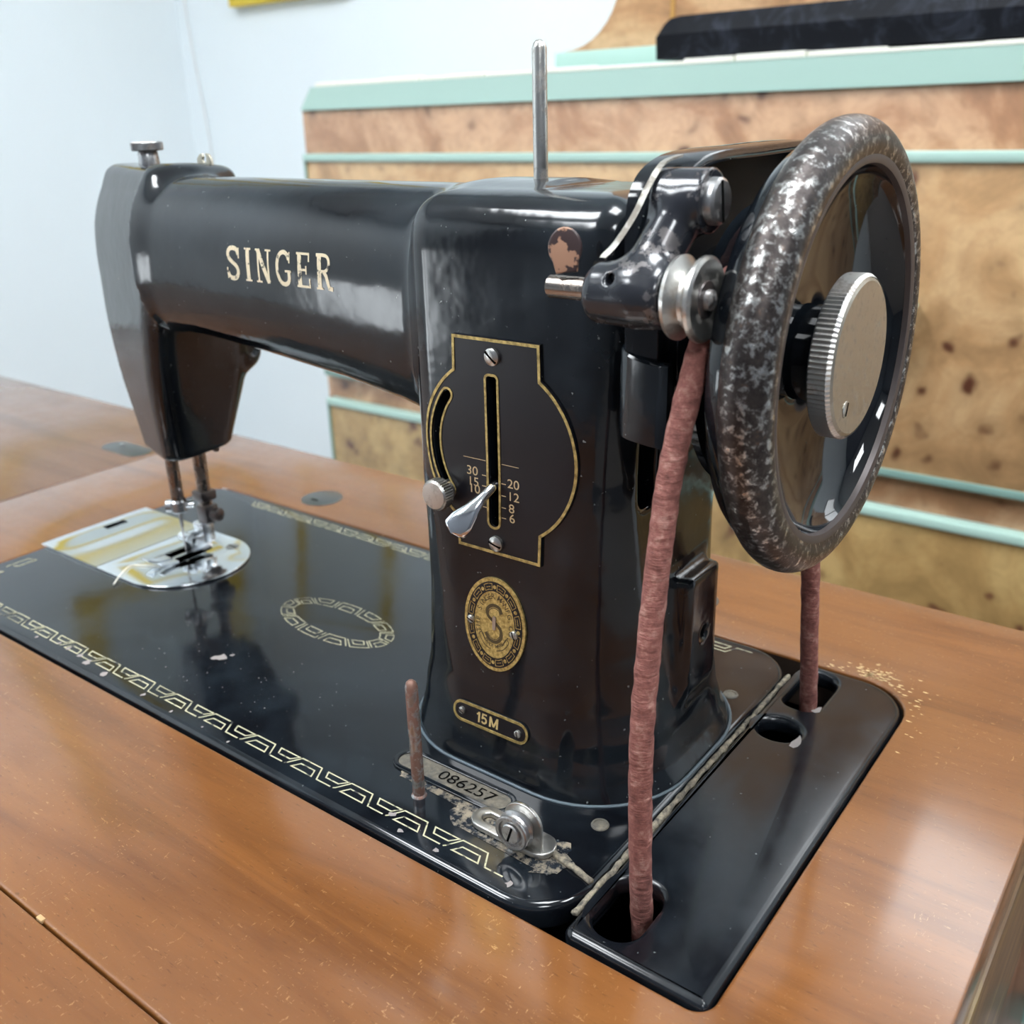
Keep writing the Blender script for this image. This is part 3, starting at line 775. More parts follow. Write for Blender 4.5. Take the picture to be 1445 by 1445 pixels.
# seam bead round the foot of the pillar
def bodysec(z, off):
    x0, x1, y0, y1, r = [float(np.interp(z, *zip(*t))) for t in (PX0, PX1, PY0, PY1, PR)]
    return [(p[0] / 1000, p[1] / 1000) for p in rrect(x0 - off, x1 + off, y0 - off, y1 + off, r + off, 12)]
bm = bmesh.new(); L = bodysec(0, 0.3); tube_bm(bm, [(p[0], p[1], 0.0002) for p in L + [L[0]]], 0.0006, 6, False)
add('seam_bead', from_bm(bm), mat('worn_seam', (0.09, 0.12, 0.14), 0.45), mc)

# ---- slide plate and needle plate
pl = add('needle_plate', slab([[(-0.3330, PW0)] + [(-0.3015, PW0)] + arc(-0.3015, 0.0965, 0.0328, -90, 90, 28)[1:-1] + [(-0.3015, PW1), (-0.3330, PW1)],
    [(-0.3174, 0.0872), (-0.3163, 0.0872), (-0.3163, 0.1150), (-0.3174, 0.1150)], [(-0.3124, 0.0990), (-0.3102, 0.0990), (-0.3102, 0.1170), (-0.3124, 0.1170)],
    arc(-0.3060, 0.0965, 0.0010, 0, 360, 12)[:-1]], 0.0001, 0.0012, 0.0003, 2), M['plate_chrome'], mc)
add('feed_slots', box_me(-0.320, -0.303, 0.084, 0.119, 0.0001, 0.0002), M['void'], pl)
bm = bmesh.new()
for i in range(8): bx(bm, -0.3121, -0.3105, 0.1000 + i * 0.0016, 0.1008 + i * 0.0016, 0.0002, 0.0016)
add('feed_dog', sharp(from_bm(bm)), M['steel'], pl)
sc = add('plate_screw', lathe_me([(0.0010, 0.0035), (0.0014, 0.0035), (0.0015, 0.0030), (0.0015, 0)], 'z', (-0.2945, 0.1207, 0), 24), M['steel'], pl)
add('screw_slot', box_me(-0.2976, -0.2914, 0.1203, 0.1211, 0.0014, 0.00155), M['void'], sc)
# slide plate: gently dished sheet
bm = bmesh.new(); nx, ny = 22, 20; x0, x1 = -0.3870, -0.3334
def dish(u, v):
    return 0.0012 + 0.0005 * math.exp(-((u - 0.12) / 0.12) ** 2) * (v * (1 - v) * 4) ** .6 - 0.00035 * math.exp(-((u - 0.40) / 0.16) ** 2) * (v * (1 - v) * 4) ** .6
g = [[bm.verts.new((x0 + (x1 - x0) * i / nx, PW0 + (PW1 - PW0) * j / ny, dish(i / nx, j / ny))) for j in range(ny + 1)] for i in range(nx + 1)]
for i in range(nx):
    for j in range(ny):
        if 3 <= i <= 4 and 10 <= j <= 13: continue
        bm.faces.new((g[i][j], g[i + 1][j], g[i + 1][j + 1], g[i][j + 1]))
r = bmesh.ops.extrude_face_region(bm, geom=bm.faces[:])
for v in r['geom']:
    if isinstance(v, bmesh.types.BMVert): v.co.z = 0.0001
sp = add('slide_plate', sharp(from_bm(bm), 40), M['plate_chrome'], mc)
add('finger_hole', box_me(-0.381, -0.3755, 0.0955, 0.1070, 0.00012, 0.0003), M['void'], sp)

# ---- gold border decals
key = bmesh.new()
def key_band(xa, xb, ylo, yhi, flip, step=0.0249, w=0.00055):
    """interlocking trapezoid fret between ylo and yhi (y grows away from the viewer)"""
    x = xb; pts = []; h = yhi - ylo
    def Y(t): return ylo + h * (t if not flip else 1 - t)
    k = 0
    while x - step > xa:
        s = x - step
        # outer running line: up, flat top, down, flat bottom
        P = [(s, Y(0)), (s + 0.0012, Y(0)), (s + 0.0020, Y(0.12)), (s + 0.0050, Y(1)), (s + 0.0150, Y(1)), (s + 0.0180, Y(0)), (s + step, Y(0))]
        ribbon2d(key, P[1:], w, False, 0.0001)
        # trapezoid hung under the flat top
        ribbon2d(key, [(s + 0.0048, Y(0.02)), (s + 0.0068, Y(0.55)), (s + 0.0138, Y(0.55)), (s + 0.0152, Y(0.02))], w, True, 0.0001)
        # trapezoid standing over the flat bottom
        ribbon2d(key, [(s + 0.0186, Y(0.96)), (s + 0.0200, Y(0.48)), (s + 0.0262, Y(0.48)), (s + 0.0286, Y(0.96))], w, True, 0.0001) if s + 0.0286 < xb + 0.001 else None
        x = s; k += 1
key_band(-0.362, -0.0245, 0.0088, 0.0143, False)
key_band(-0.362, -0.0185, 0.1690, 0.1745, True)
# short return up the left end of the bed
for (xx, yy) in [(-0.376, 0.020), (-0.376, 0.038)]:
    ribbon2d(key, [(xx, yy), (xx, yy + 0.012), (xx + 0.005, yy + 0.014), (xx + 0.005, yy + 0.004), (xx + 0.002, yy + 0.003)], 0.0006, False, 0.0001)
# fret ellipse between pillar and needle
EC = (-0.1860, 0.0940); n = 13
def EP(t, k): # t 0..n turns, k 0..1 from inner to outer
    a = 2 * PI * t / n; ra, rb = 0.0275 + 0.0068 * k, 0.0098 + 0.0060 * k
    ca, sa = math.cos(0.04), math.sin(0.04); x, y = ra * math.cos(a), rb * math.sin(a)
    return (EC[0] + x * ca + y * sa, EC[1] - x * sa + y * ca)
for i in range(n):
    o1, o2 = (1, 0) if i % 2 else (0, 1)
    q = lambda t, k: EP(i + t, k if i % 2 else 1 - k)
    ribbon2d(key, [q(0.10, 0), q(0.24, 1), q(0.6, 1), q(0.98, 1), q(1.10, 0)], 0.00055, False, 0.0001)
    ribbon2d(key, [q(0.30, 0.02), q(0.38, 0.55), q(0.6, 0.57), q(0.84, 0.55), q(0.92, 0.02), q(0.6, 0.0)], 0.00055, True, 0.0001)
add('gold_fret_decal', from_bm(key), M['decal'], mc)['kind'] = 'stuff'
# paint chips on the bed
bm = bmesh.new(); random.seed(11)
def chip(cx, cy, r, n=9, z=0.00012):
    bm.faces.new([bm.verts.new((cx + r * random.uniform(0.45, 1.2) * math.cos(2 * PI * i / n), cy + r * random.uniform(0.45, 1.2) * math.sin(2 * PI * i / n), z)) for i in range(n)])
chip(-0.2035, 0.0425, 0.0034, 13); chip(-0.2005, 0.0470, 0.0011)
for x, y, r in [(-0.0715, 0.0105, 0.0014), (-0.0640, 0.0062, 0.0013), (-0.0487, 0.0058, 0.0012), (-0.0210, 0.0076, 0.0014), (-0.2480, 0.0072, 0.0022), (-0.2560, 0.0090, 0.0016), (-0.2660, 0.0095, 0.0015), (-0.2330, 0.0060, 0.0018), (-0.205, 0.006, 0.0012), (-0.185, 0.0052, 0.0009), (-0.150, 0.0052, 0.0007), (-0.2740, 0.0095, 0.0013), (-0.1660, 0.0057, 0.0006), (-0.288, 0.0068, 0.0010)]: chip(x, y, r)
for i in range(50): chip(random.uniform(-0.24, -0.14), random.uniform(0.02, 0.06), random.uniform(0.0001, 0.0004), 5)
for i in range(120): chip(random.uniform(-0.34, -0.02), random.uniform(0.012, 0.17), random.uniform(0.00008, 0.0002), 4)
o = add('chipped_paint', from_bm(bm), M['chip'], mc); o['kind'] = 'stuff'
# bed screws / oil holes
for x, y in [(-0.0131, 0.0455), (-0.0121, 0.1398)]:
    add('bed_plug', lathe_me([(0, 0.0030), (0.0004, 0.0028), (0.0005, 0.0022), (0.0001, 0.0020), (0.0001, 0)], 'z', (x, y, 0), 24), M['cast_grey'], mc)

# ---- serial number boss
ca = math.atan2(0.0318 - 0.0345, 0.045)
def stadium(cx, cy, L, r, a, n=10):
    P = arc(L / 2, 0, r, -90, 90, n) + arc(-L / 2, 0, r, 90, 270, n)
    return [(cx + p[0] * math.cos(a) - p[1] * math.sin(a), cy + p[0] * math.sin(a) + p[1] * math.cos(a)) for p in P]
SCX, SCY = -0.0665, 0.0355
rim_ = add('serial_boss', slab([stadium(SCX, SCY, 0.0400, 0.0060, 0), stadium(SCX, SCY, 0.0400, 0.0040, 0)], -0.0003, 0.0009, 0.0004, 2), M['bed_enamel'], mc)
add('serial_plate', slab([stadium(SCX, SCY, 0.0400, 0.0042, 0)], 0.0, 0.0004, 0.0), M['cast_grey'], rim_)
tm = text_me('086257', 0.0066); 
tm.transform(Matrix.Translation((SCX + 0.006, SCY - 0.0001, 0.00055)) @ Matrix.Diagonal((1.22, 1, 1, 1)))
add('serial_number', tm, M['void'], rim_)
# dust around the guide and along the cover gap
bm = bmesh.new(); random.seed(2)
P = stadium(-0.0345, 0.0250, 0.030, 0.0085, -0.05, 14)
bm.faces.new([bm.verts.new((x + random.uniform(-0.0016, 0.0016), y + random.uniform(-0.0014, 0.0014), 0.00014)) for x, y in P])
P = stadium(-0.0640, 0.0285, 0.036, 0.0022, -0.03, 10)
bm.faces.new([bm.verts.new((x + random.uniform(-0.001, 0.001), y + random.uniform(-0.0008, 0.0008), 0.00013)) for x, y in P])
md = mat('dust_film', (0.2, 0.18, 0.14), 0.9); k = N(md); v = k.coord()
f = k.ramp(k.noise(v, 260, 5, 0.7), [(0.46, 0), (0.60, 0.85)])
k.color(k.mix(f, (0.012, 0.016, 0.022), (0.30, 0.25, 0.18))); k.rough(k.ramp(f, [(0, 0.2), (1, 0.95)]))
add('dust_film', from_bm(bm), md, mc)
bm = bmesh.new(); tube_bm(bm, spline([(-0.0215, 0.0262, 0.0004), (-0.013, 0.0245, 0.0005), (-0.006, 0.0232, 0.0006), (-0.0015, 0.0222, 0.0000)], 6), 0.0011, 8, True, 0.5)
tube_bm(bm, [(0.0004, y, -0.0013) for y in np.linspace(0.010, 0.168, 60)], 0.0010, 6, True, 0.8)
add('dust_line', from_bm(bm), M['dirt'], mc)

# ---- spool pins
add('spool_pin', lathe_me([(0, 0.0027), (0.0006, 0.0024), (0.0008, 0.0021), (0.0425, 0.0021), (0.0440, 0.0017), (0.0448, 0.0009), (0.0450, 0)], 'z', (-0.0711, 0.0232, 0), 24), M['rusty'], mc)
sp2 = lathe_me([(0, 0.0030), (0.0008, 0.0027), (0.0010, 0.0023), (0.0415, 0.0023), (0.0430, 0.0018), (0.0438, 0.0009), (0.0440, 0)], 'z', (-0.0672, 0.0935, 0.1896), 24)
add('spool_pin', sp2, M['nickel'], mc)
for x, y in [(-0.0775, 0.1060), (-0.0335, 0.0965)]:
    add('oil_hole', lathe_me([(0, 0.0017), (0.0004, 0.0017), (0.0005, 0)], 'z', (x, y, 0.1918), 16), M['void'], mc)

# ---- stitch regulator plate
PCX, PCZ, PRr = -0.0588, 0.1148, 0.0301
hw = 0.0168; zt, zb = 0.1505, 0.0800
th = math.degrees(math.asin(hw / PRr))
right = arc(PCX, PCZ, PRr, 90 - th, -(90 - th), 24)
left = arc(PCX, PCZ, PRr, 270 - th, 90 + th, 24)
po = [(PCX - hw, zt), (PCX + hw, zt)] + right + [(PCX + hw, zb), (PCX - hw, zb)] + left
slot1 = rrect(-0.0624, -0.0584, 0.0895, 0.1388, [0.0012, 0.0012, 0.0019, 0.0019], 5)
RA, wa = 0.0254, 0.0018
slot2 = arc(PCX, PCZ, RA + wa, 141, 219, 16) + arc(PCX + RA * math.cos(math.radians(219)), PCZ + RA * math.sin(math.radians(219)), wa, 219, 399, 6)[1:-1] + arc(PCX, PCZ, RA - wa, 219, 141, 16) + arc(PCX + RA * math.cos(math.radians(141)), PCZ + RA * math.sin(math.radians(141)), wa, -39, 141, 6)[1:-1]
rp = add('stitch_plate', drape(shape2d([po, slot1, slot2]), 0.0001, 0.0007), M['plate_black'], mc)
def outline(pts, w, off):
    b = bmesh.new(); ribbon2d(b, resample(pts, 0.0012, True), w, True); me = bpy.data.meshes.new('r'); b.to_mesh(me); b.free()
    return drape(me, off, 0.00015, 0)
inset = [(PCX - hw + 0.0006, zt - 0.0006), (PCX + hw - 0.0006, zt - 0.0006)] + arc(PCX, PCZ, PRr - 0.0006, 90 - th, -(90 - th), 24) + [(PCX + hw - 0.0006, zb + 0.0006), (PCX - hw + 0.0006, zb + 0.0006)] + arc(PCX, PCZ, PRr - 0.0006, 270 - th, 90 + th, 24)
add('gold_edge', outline(inset, 0.00095, 0.0009), M['brass'], rp)
add('gold_edge', outline(rrect(-0.0628, -0.0580, 0.0891, 0.1392, [0.0014, 0.0014, 0.0022, 0.0022], 6), 0.0008, 0.0009), M['brass'], rp)
sl2o = arc(PCX, PCZ, RA + wa + 0.0003, 141, 219, 16) + arc(PCX + RA * math.cos(math.radians(219)), PCZ + RA * math.sin(math.radians(219)), wa + 0.0003, 219, 399, 6)[1:-1] + arc(PCX, PCZ, RA - wa - 0.0003, 219, 141, 16) + arc(PCX + RA * math.cos(math.radians(141)), PCZ + RA * math.sin(math.radians(141)), wa + 0.0003, -39, 141, 6)[1:-1]
add('gold_edge', outline(sl2o, 0.0007, 0.0009), M['brass'], rp)
# numbers and ticks
me_all = bmesh.new()
def put(txt, x, z, s):
    me = text_me(txt, s, bold=0.003); me.transform(Matrix.Translation((x, z, 0)) @ Matrix.Diagonal((1.15, 1, 1, 1))); me_all.from_mesh(me); bpy.data.meshes.remove(me)
for txt, x, z in [('30', -0.0692, 0.1068), ('15', -0.0688, 0.1032), ('10', -0.0684, 0.1008), ('20', -0.0527, 0.1052), ('12', -0.0527, 0.1010), ('8', -0.0534, 0.0970), ('6', -0.0532, 0.0937)]:
    put(txt, x, z, 0.0042)
for x0_, x1_, z in [(-0.0727, -0.0636, 0.1112), (-0.0572, -0.0505, 0.1112)]: ribbon2d(me_all, [(x0_, z), (x1_, z)], 0.00022)
for z in (0.1062, 0.1026, 0.0990, 0.0955): ribbon2d(me_all, [(-0.0652, z), (-0.0634, z)], 0.0003)
for z in (0.1048, 0.1008, 0.0968, 0.0933): ribbon2d(me_all, [(-0.0574, z), (-0.0556, z)], 0.0003)
me = bpy.data.meshes.new('n'); me_all.to_mesh(me); me_all.free()
add('stitch_numbers', drape(me, 0.00085, 0.0, 0), M['print'], rp)
def screw_y(x, z, r, h, parent, slot_ang, m=M['nickel'], y=None, dome=0.35):
    if y is None: y = float(surf_y([x * 1000], [z * 1000])[0]) / 1000 - 0.0007
    s = add('screw', lathe_me([(0.0005, r), (-h * (1 - dome), r), (-h * 0.92, r * 0.75), (-h, r * 0.35), (-h * 1.01, 0)], 'y', (x, y, z), 24), m, parent)
    me = box_me(-r * 0.92, r * 0.92, -h * 1.05, -h * 0.7, -r * 0.11, r * 0.11)
    me.transform(Matrix.Translation((x, y, z)) @ Matrix.Rotation(math.radians(slot_ang), 4, 'Y'))
    add('screw_slot', me, M['void'], s)
# parts may only be three deep: screws are parts of the machine
screw_y(-0.0596, 0.1450, 0.0027, 0.0016, mc, 40); screw_y(-0.0594, 0.0840, 0.0026, 0.0018, mc, 15)
# stop thumb nut on the arc slot
ky = float(surf_y([-80], [98])[0]) / 1000
kb = Vector((-0.0795, ky, 0.0985))
kn = add('stop_knob', lathe_me([(0.001, 0.0032), (-0.0035, 0.0032), (-0.0036, 0.0046), (-0.0042, 0.0050), (-0.0080, 0.0050), (-0.0086, 0.0045), (-0.0088, 0.0)], 'y', kb, 64), M['nickel'], mc)
bm = bmesh.new(); lathe_bm(bm, [(-0.0042, 0.0050, 0.0), (-0.0044, 0.0053, 0.00035), (-0.0078, 0.0053, 0.00035), (-0.0080, 0.0050, 0)], 'y', kb, 72)
add('knurl', sharp(from_bm(bm), 20), M['nickel'], kn)
# stitch lever: flattened chrome paddle
bm = bmesh.new(); pth = spline([(-0.0604, 0.0640, 0.1050), (-0.0606, 0.0560, 0.1030), (-0.0615, 0.0510, 0.1005), (-0.0632, 0.0470, 0.0970), (-0.0655, 0.0440, 0.0932), (-0.0672, 0.0424, 0.0905)], 6)
rings = []; n_ = len(pth)
for i, p in enumerate(pth):
    t = i / (n_ - 1); wd = 0.0016 + 0.0026 * max(0, min(1, (t - 0.35) / 0.4)) ** 1.3; tk = 0.0017 - 0.0007 * t
    if t > 0.9: wd *= math.sqrt(max(0.02, 1 - ((t - 0.9) / 0.1) ** 2))
    d_ = (pth[min(i + 1, n_ - 1)] - pth[max(i - 1, 0)]).normalized(); ax = Vector((0.88, 0.30, -0.12)); ax = (ax - d_ * ax.dot(d_)).normalized(); up = ax.cross(d_)
    rings.append([bm.verts.new(p + ax * (wd * math.cos(a)) + up * (tk * math.sin(a))) for a in [2 * PI * q / 14 for q in range(14)]])
for a, b in zip(rings, rings[1:]):
    for j in range(14): bm.faces.new((a[j], a[(j + 1) % 14], b[(j + 1) % 14], b[j]))
bm.faces.new(rings[0]); bm.faces.new(rings[-1])
add('stitch_lever', sharp(from_bm(bm), 50), M['chrome'], mc)

# ---- SINGER lettering on the arm
SER = [[(.60, .74), (.585, .97)], [(.02, .02), (.035, .28)]]
def sc_(pts, dx): return [(p[0] + dx, p[1]) for p in pts]
L_ = {}
Sc = [(.56, .78), (.50, .91), (.36, .965), (.20, .94), (.11, .83), (.12, .69), (.22, .58), (.40, .47), (.50, .36), (.52, .22), (.43, .08), (.28, .035), (.13, .08), (.06, .22)]
L_['S'] = [(Sc, .125), ([(.575, .66), (.575, .98)], .055), ([(.045, .02), (.045, .36)], .055)]
L_['I'] = [([(.20, .0), (.20, 1.0)], .15), ([(.06, .025), (.34, .025)], .05), ([(.06, .975), (.34, .975)], .05)]
L_['N'] = [([(.13, .0), (.13, 1.0)], .07), ([(.13, .98), (.56, .02)], .15), ([(.56, .0), (.56, 1.0)], .07), ([(.02, .025), (.26, .025)], .05), ([(.02, .975), (.22, .975)], .05), ([(.44, .975), (.68, .975)], .05)]
Gc = [(.57, .76), (.50, .90), (.36, .97), (.20, .90), (.10, .70), (.08, .5), (.10, .3), (.20, .1), (.36, .03), (.50, .08), (.56, .20), (.56, .42)]
L_['G'] = [(Gc, .115), ([(.40, .42), (.66, .42)], .06), ([(.585, .66), (.585, .98)], .05)]
L_['E'] = [([(.16, 0), (.16, 1)], .15), ([(.04, .03), (.56, .03)], .06), ([(.04, .97), (.54, .97)], .06), ([(.16, .51), (.42, .51)], .06), ([(.55, .0), (.55, .27)], .05), ([(.53, .75), (.53, 1.0)], .05), ([(.42, .39), (.42, .63)], .05)]
L_['R'] = [([(.16, 0), (.16, 1)], .15), ([(.04, .025), (.30, .025)], .05), ([(.04, .97), (.36, .97), (.49, .90), (.53, .76), (.49, .61), (.36, .52), (.16, .52)], .085), ([(.33, .52), (.42, .40), (.52, .06), (.66, .03)], .11)]
bm = bmesh.new(); H = 0.0122; X = 0.0
adv = {'S': .78, 'I': .52, 'N': .86, 'G': .84, 'E': .78, 'R': .7}
tot = sum(adv[c] for c in 'SINGER'); wid = 0.0610; kx = wid / tot
for c in 'SINGER':
    for P, wdt in L_[c]:
        Q = spline([(p[0], p[1], 0) for p in P], 4) if len(P) > 5 and c in 'SGR' else [Vector((p[0], p[1], 0)) for p in P]
        Q = [(-0.1995 + (X + q.x) * kx, 0.1570 + q.y * H) for q in Q]
        ribbon2d(bm, Q, wdt * H * 1.12)
    X += adv[c]
me = bpy.data.meshes.new('s'); bm.to_mesh(me); bm.free()
add('maker_lettering', drape(me, 0.00012, 0.0, 0.0025), M['letter'], mc)

# ---- oval badge
bc = (-0.0602, 0.0548)
def ell(a, b, n=48, a0=0, a1=360): return [(bc[0] + a * math.cos(math.radians(a0 + (a1 - a0) * i / n)), bc[1] + b * math.sin(math.radians(a0 + (a1 - a0) * i / n))) for i in range(n)]
bg = add('oval_badge', drape(shape2d([ell(0.0128, 0.0167)]), 0.0001, 0.0007), M['badge_brass'], mc)
add('badge_ring', drape(shape2d([ell(0.0116, 0.0154), ell(0.0085, 0.0120)]), 0.00082, 0.0001), M['plate_black'], bg)
bm = bmesh.new()
for i in range(12):
    a = 360 * (i + 0.5) / 12
    def ep(t, k): return (bc[0] + (0.0091 + 0.0019 * k) * math.cos(math.radians(a + t)), bc[1] + (0.0126 + 0.0021 * k) * math.sin(math.radians(a + t)))
    ribbon2d(bm, [ep(-9, 0), ep(-9, 1), ep(0, 1.05), ep(9, 1), ep(9, 0), ep(0, 0.05)], 0.00022, True)
    ribbon2d(bm, [ep(-5, 0.5), ep(5, 0.5)], 0.00022)
    a2 = 360 * i / 12; c0 = (bc[0] + 0.01 * math.cos(math.radians(a2)), bc[1] + 0.0136 * math.sin(math.radians(a2)))
    bm.faces.new([bm.verts.new((c0[0] + 0.0007 * math.cos(q), c0[1] + 0.0007 * math.sin(q), 0)) for q in [PI * j / 4 for j in range(8)]])
me = bpy.data.meshes.new('k'); bm.to_mesh(me); bm.free()
add('badge_key_pattern', drape(me, 0.00095, 0, 0), M['badge_brass'], bg)
bm = bmesh.new()
def glyphs(s, a0, a1, ra, rb, size, flip=False):
    for i, ch in enumerate(s):
        if ch == ' ': continue
        t = math.radians(a0 + (a1 - a0) * i / (len(s) - 1))
        me = text_me(ch, size, bold=0.006); px, py = bc[0] + ra * math.cos(t), bc[1] + rb * math.sin(t)
        nx_, ny_ = math.cos(t) / ra, math.sin(t) / rb; rot = math.atan2(ny_, nx_) - PI / 2 + (PI if flip else 0)
        me.transform(Matrix.Translation((px, py, 0)) @ Matrix.Rotation(rot, 4, 'Z')); bm.from_mesh(me); bpy.data.meshes.remove(me)
glyphs('THE SINGER MANFG.CO.', 200, -20, 0.0069, 0.0101, 0.0027)
glyphs('TRADE MARK', 232, 308, 0.0058, 0.0078, 0.0017, True)
Sb = [(.0030, .0046), (.0018, .0066), (-.0010, .0068), (-.0030, .0050), (-.0026, .0026), (.0002, .0008), (.0026, -.0012), (.0030, -.0040), (.0010, -.0060), (-.0018, -.0058), (-.0036, -.0036)]
ribbon2d(bm, [(bc[0] + p.x, bc[1] + p.y) for p in spline([(a, b, 0) for a, b in Sb], 5)], 0.0012)
ribbon2d(bm, [(bc[0] + p.x * 0.8, bc[1] + p.y * 0.86) for p in spline([(a, b, 0) for a, b in Sb], 5)], 0.0003)
for sx in (-1, 1): ribbon2d(bm, [(bc[0] + p.x, bc[1] + p.y) for p in spline([(sx * .0012, -.0092, 0), (sx * .0040, -.0080, 0), (sx * .0062, -.0050, 0), (sx * .0050, -.0040, 0), (sx * .0036, -.0066, 0), (sx * .0058, -.0030, 0)], 4)], 0.0003)
me = bpy.data.meshes.new('k'); bm.to_mesh(me); bm.free()
add('badge_engraving', drape(me, 0.00086, 0, 0), mat('engraved_dark_brass', (0.07, 0.045, 0.015), 0.5), bg)
add('badge_shuttle', drape(shape2d([stadium(bc[0], bc[1] + 0.0006, 0.0036, 0.0007, PI / 2, 6)]), 0.00090, 0.0002), M['nickel'], bg)
screw_y(bc[0] - 0.0098, bc[1] - 0.0004, 0.0014, 0.0012, mc, 20, M['nickel']); screw_y(bc[0] + 0.0085, bc[1] - 0.0012, 0.0015, 0.0013, mc, 70, M['nickel'])
# ---- model number plate
mx, mz = -0.0603, 0.0191
mp = add('model_plate', drape(shape2d([stadium(mx, mz, 0.0250, 0.0037, 0, 8)]), 0.0001, 0.0006), M['plate_black'], mc)
add('gold_edge', drape(shape2d([stadium(mx, mz, 0.0250, 0.0038, 0, 8), stadium(mx, mz, 0.0250, 0.0029, 0, 8)]), 0.0007, 0.0002), M['brass'], mp)
bm = bmesh.new(); hh = 0.0038; x0_, z0_ = mx - 0.0058, mz - 0.0019
def stroke(pts, w): ribbon2d(bm, [(x0_ + a * hh, z0_ + b * hh) for a, b in pts], w * hh)
stroke([(0.02, 0.72), (0.16, 0.80), (0.26, 0.96)], 0.14); stroke([(0.30, 0.0), (0.30, 1.0)], 0.19)
stroke([(1.16, 0.92), (0.70, 0.92)], 0.16); stroke([(0.72, 0.98), (0.66, 0.44)], 0.17)
stroke([(0.64, 0.50), (0.80, 0.60), (0.98, 0.58), (1.12, 0.44), (1.12, 0.24), (0.98, 0.10), (0.80, 0.08), (0.62, 0.20)], 0.17)
stroke([(1.58, 0.0), (1.58, 1.0)], 0.20); stroke([(2.38, 0.0), (2.38, 1.0)], 0.20); stroke([(1.60, 0.95), (1.98, 0.10)], 0.19); stroke([(2.36, 0.95), (1.98, 0.10)], 0.19)
me2 = bpy.data.meshes.new('m'); bm.to_mesh(me2); bm.free()
add('model_number', drape(me2, 0.00078, 0, 0), mat('gold_print', (0.62, 0.46, 0.20), 0.4, 0.2), mp)
screw_y(mx - 0.0122, mz + 0.0002, 0.0013, 0.0011, mc, 30); screw_y(mx + 0.0122, mz - 0.0002, 0.0013, 0.0011, mc, 80)

# ---- head details: chrome face plate, top hardware, bars
fp = []
for z in np.linspace(60, 193, 44):
    xl = float(interps(np.float32(z), [(55, -325), (100, -334), (130, -337), (160, -336), (180, -333.5), (196, -329)]))
    ys_ = np.linspace(60, 160, 401, dtype=np.float32); dd_ = body(np.full_like(ys_, xl + 1.2), ys_, np.full_like(ys_, z))
    ins = ys_[dd_ < 0]
    if len(ins) < 4: continue
    fp.append((xl, float(ins[0]) + 0.9, float(ins[-1]) - 0.5, z))
bm = bmesh.new(); R_ = [[bm.verts.new((x / 1000 - o, y / 1000, z / 1000)) for o, y in ((0.0008, a), (0.0008, b), (-0.0010, b), (-0.0010, a))] for x, a, b, z in fp]
for a, b in zip(R_, R_[1:]):
    for j in range(4): bm.faces.new((a[j], a[(j + 1) % 4], b[(j + 1) % 4], b[j]))
bm.faces.new(R_[0]); bm.faces.new(R_[-1])
add('face_plate', sharp(from_bm(bm), 40), M['chrome'], mc)
TK = (-0.3035, 0.1120)
tk = add('pressure_screw', lathe_me([(0, 0.0056), (0.0014, 0.0056), (0.0016, 0.0047), (0.0070, 0.0045), (0.0078, 0.0040)], 'z', (TK[0], TK[1], 0.1948), 32), M['steel'], mc)
bm = bmesh.new(); lathe_bm(bm, [(0.0076, 0.0040), (0.0078, 0.0066, 0), (0.0082, 0.0072, 0.00022), (0.0112, 0.0072, 0.00022), (0.0117, 0.0066, 0), (0.0119, 0)], 'z', (TK[0], TK[1], 0.1948), 110)
add('knurled_head', sharp(from_bm(bm), 20), M['steel'], tk)
add('oil_cap', lathe_me([(0, 0.0048), (0.0012, 0.0048), (0.0018, 0.0040), (0.0019, 0)], 'z', (-0.3215, 0.1090, 0.1942), 28), M['dark_steel'], mc)
add('face_screw', lathe_me([(0, 0.0042), (0.0016, 0.0038), (0.0026, 0.0022), (0.0028, 0)], 'z', (-0.3262, 0.1085, 0.1928), 24), M['steel'], mc)
# notched thread guide clip on the top
cl = [(-0.0055, 0), (-0.0050, 0.0040), (-0.0030, 0.0058), (-0.0012, 0.0062), (-0.0006, 0.0048), (-0.0016, 0.0034), (-0.0004, 0.0022), (0.0012, 0.0026), (0.0016, 0.0044), (0.0010, 0.0062), (0.0030, 0.0060), (0.0048, 0.0040), (0.0052, 0.0)]
me = slab([cl], -0.0006, 0.0006, 0.0002, 1); me.transform(Matrix.Translation((-0.2655, 0.1150, 0.1950)) @ Matrix.Rotation(PI / 2, 4, 'X'))
add('thread_guide', me, mat('brass_nickel', (0.45, 0.42, 0.34), 0.35, 0.8), mc)
NBX, NBY, PBX, PBY = -0.3020, 0.0975, -0.3025, 0.1140
nb = add('needle_bar', lathe_me([(0.030, 0.0), (0.030, 0.0032), (0.070, 0.0033)], 'z', (NBX, NBY, 0), 24), M['bar'], mc)
bm = bmesh.new()
lathe_bm(bm, [(0.0275, 0.0), (0.0275, 0.0034), (0.0285, 0.0042), (0.0335, 0.0042), (0.0345, 0.0034)], 'z', (NBX, NBY, 0), 20)
lathe_bm(bm, [(-0.0005, 0.0024), (0.0030, 0.0024), (0.0032, 0.0034), (0.0060, 0.0034), (0.0063, 0)], (Vector((-0.75, -0.65, 0)).normalized(), Vector((0.65, -0.75, 0)).normalized(), Vector((0, 0, 1))), (NBX, NBY, 0.0310), 20)
lathe_bm(bm, [(0.0, 0.0022), (0.0075, 0.0022), (0.0080, 0.0)], (Vector((0.6, 0.8, 0)), Vector((-0.8, 0.6, 0)), Vector((0, 0, 1))), (NBX, NBY, 0.0310), 16)
add('needle_clamp', sharp(from_bm(bm)), M['satin'], nb)
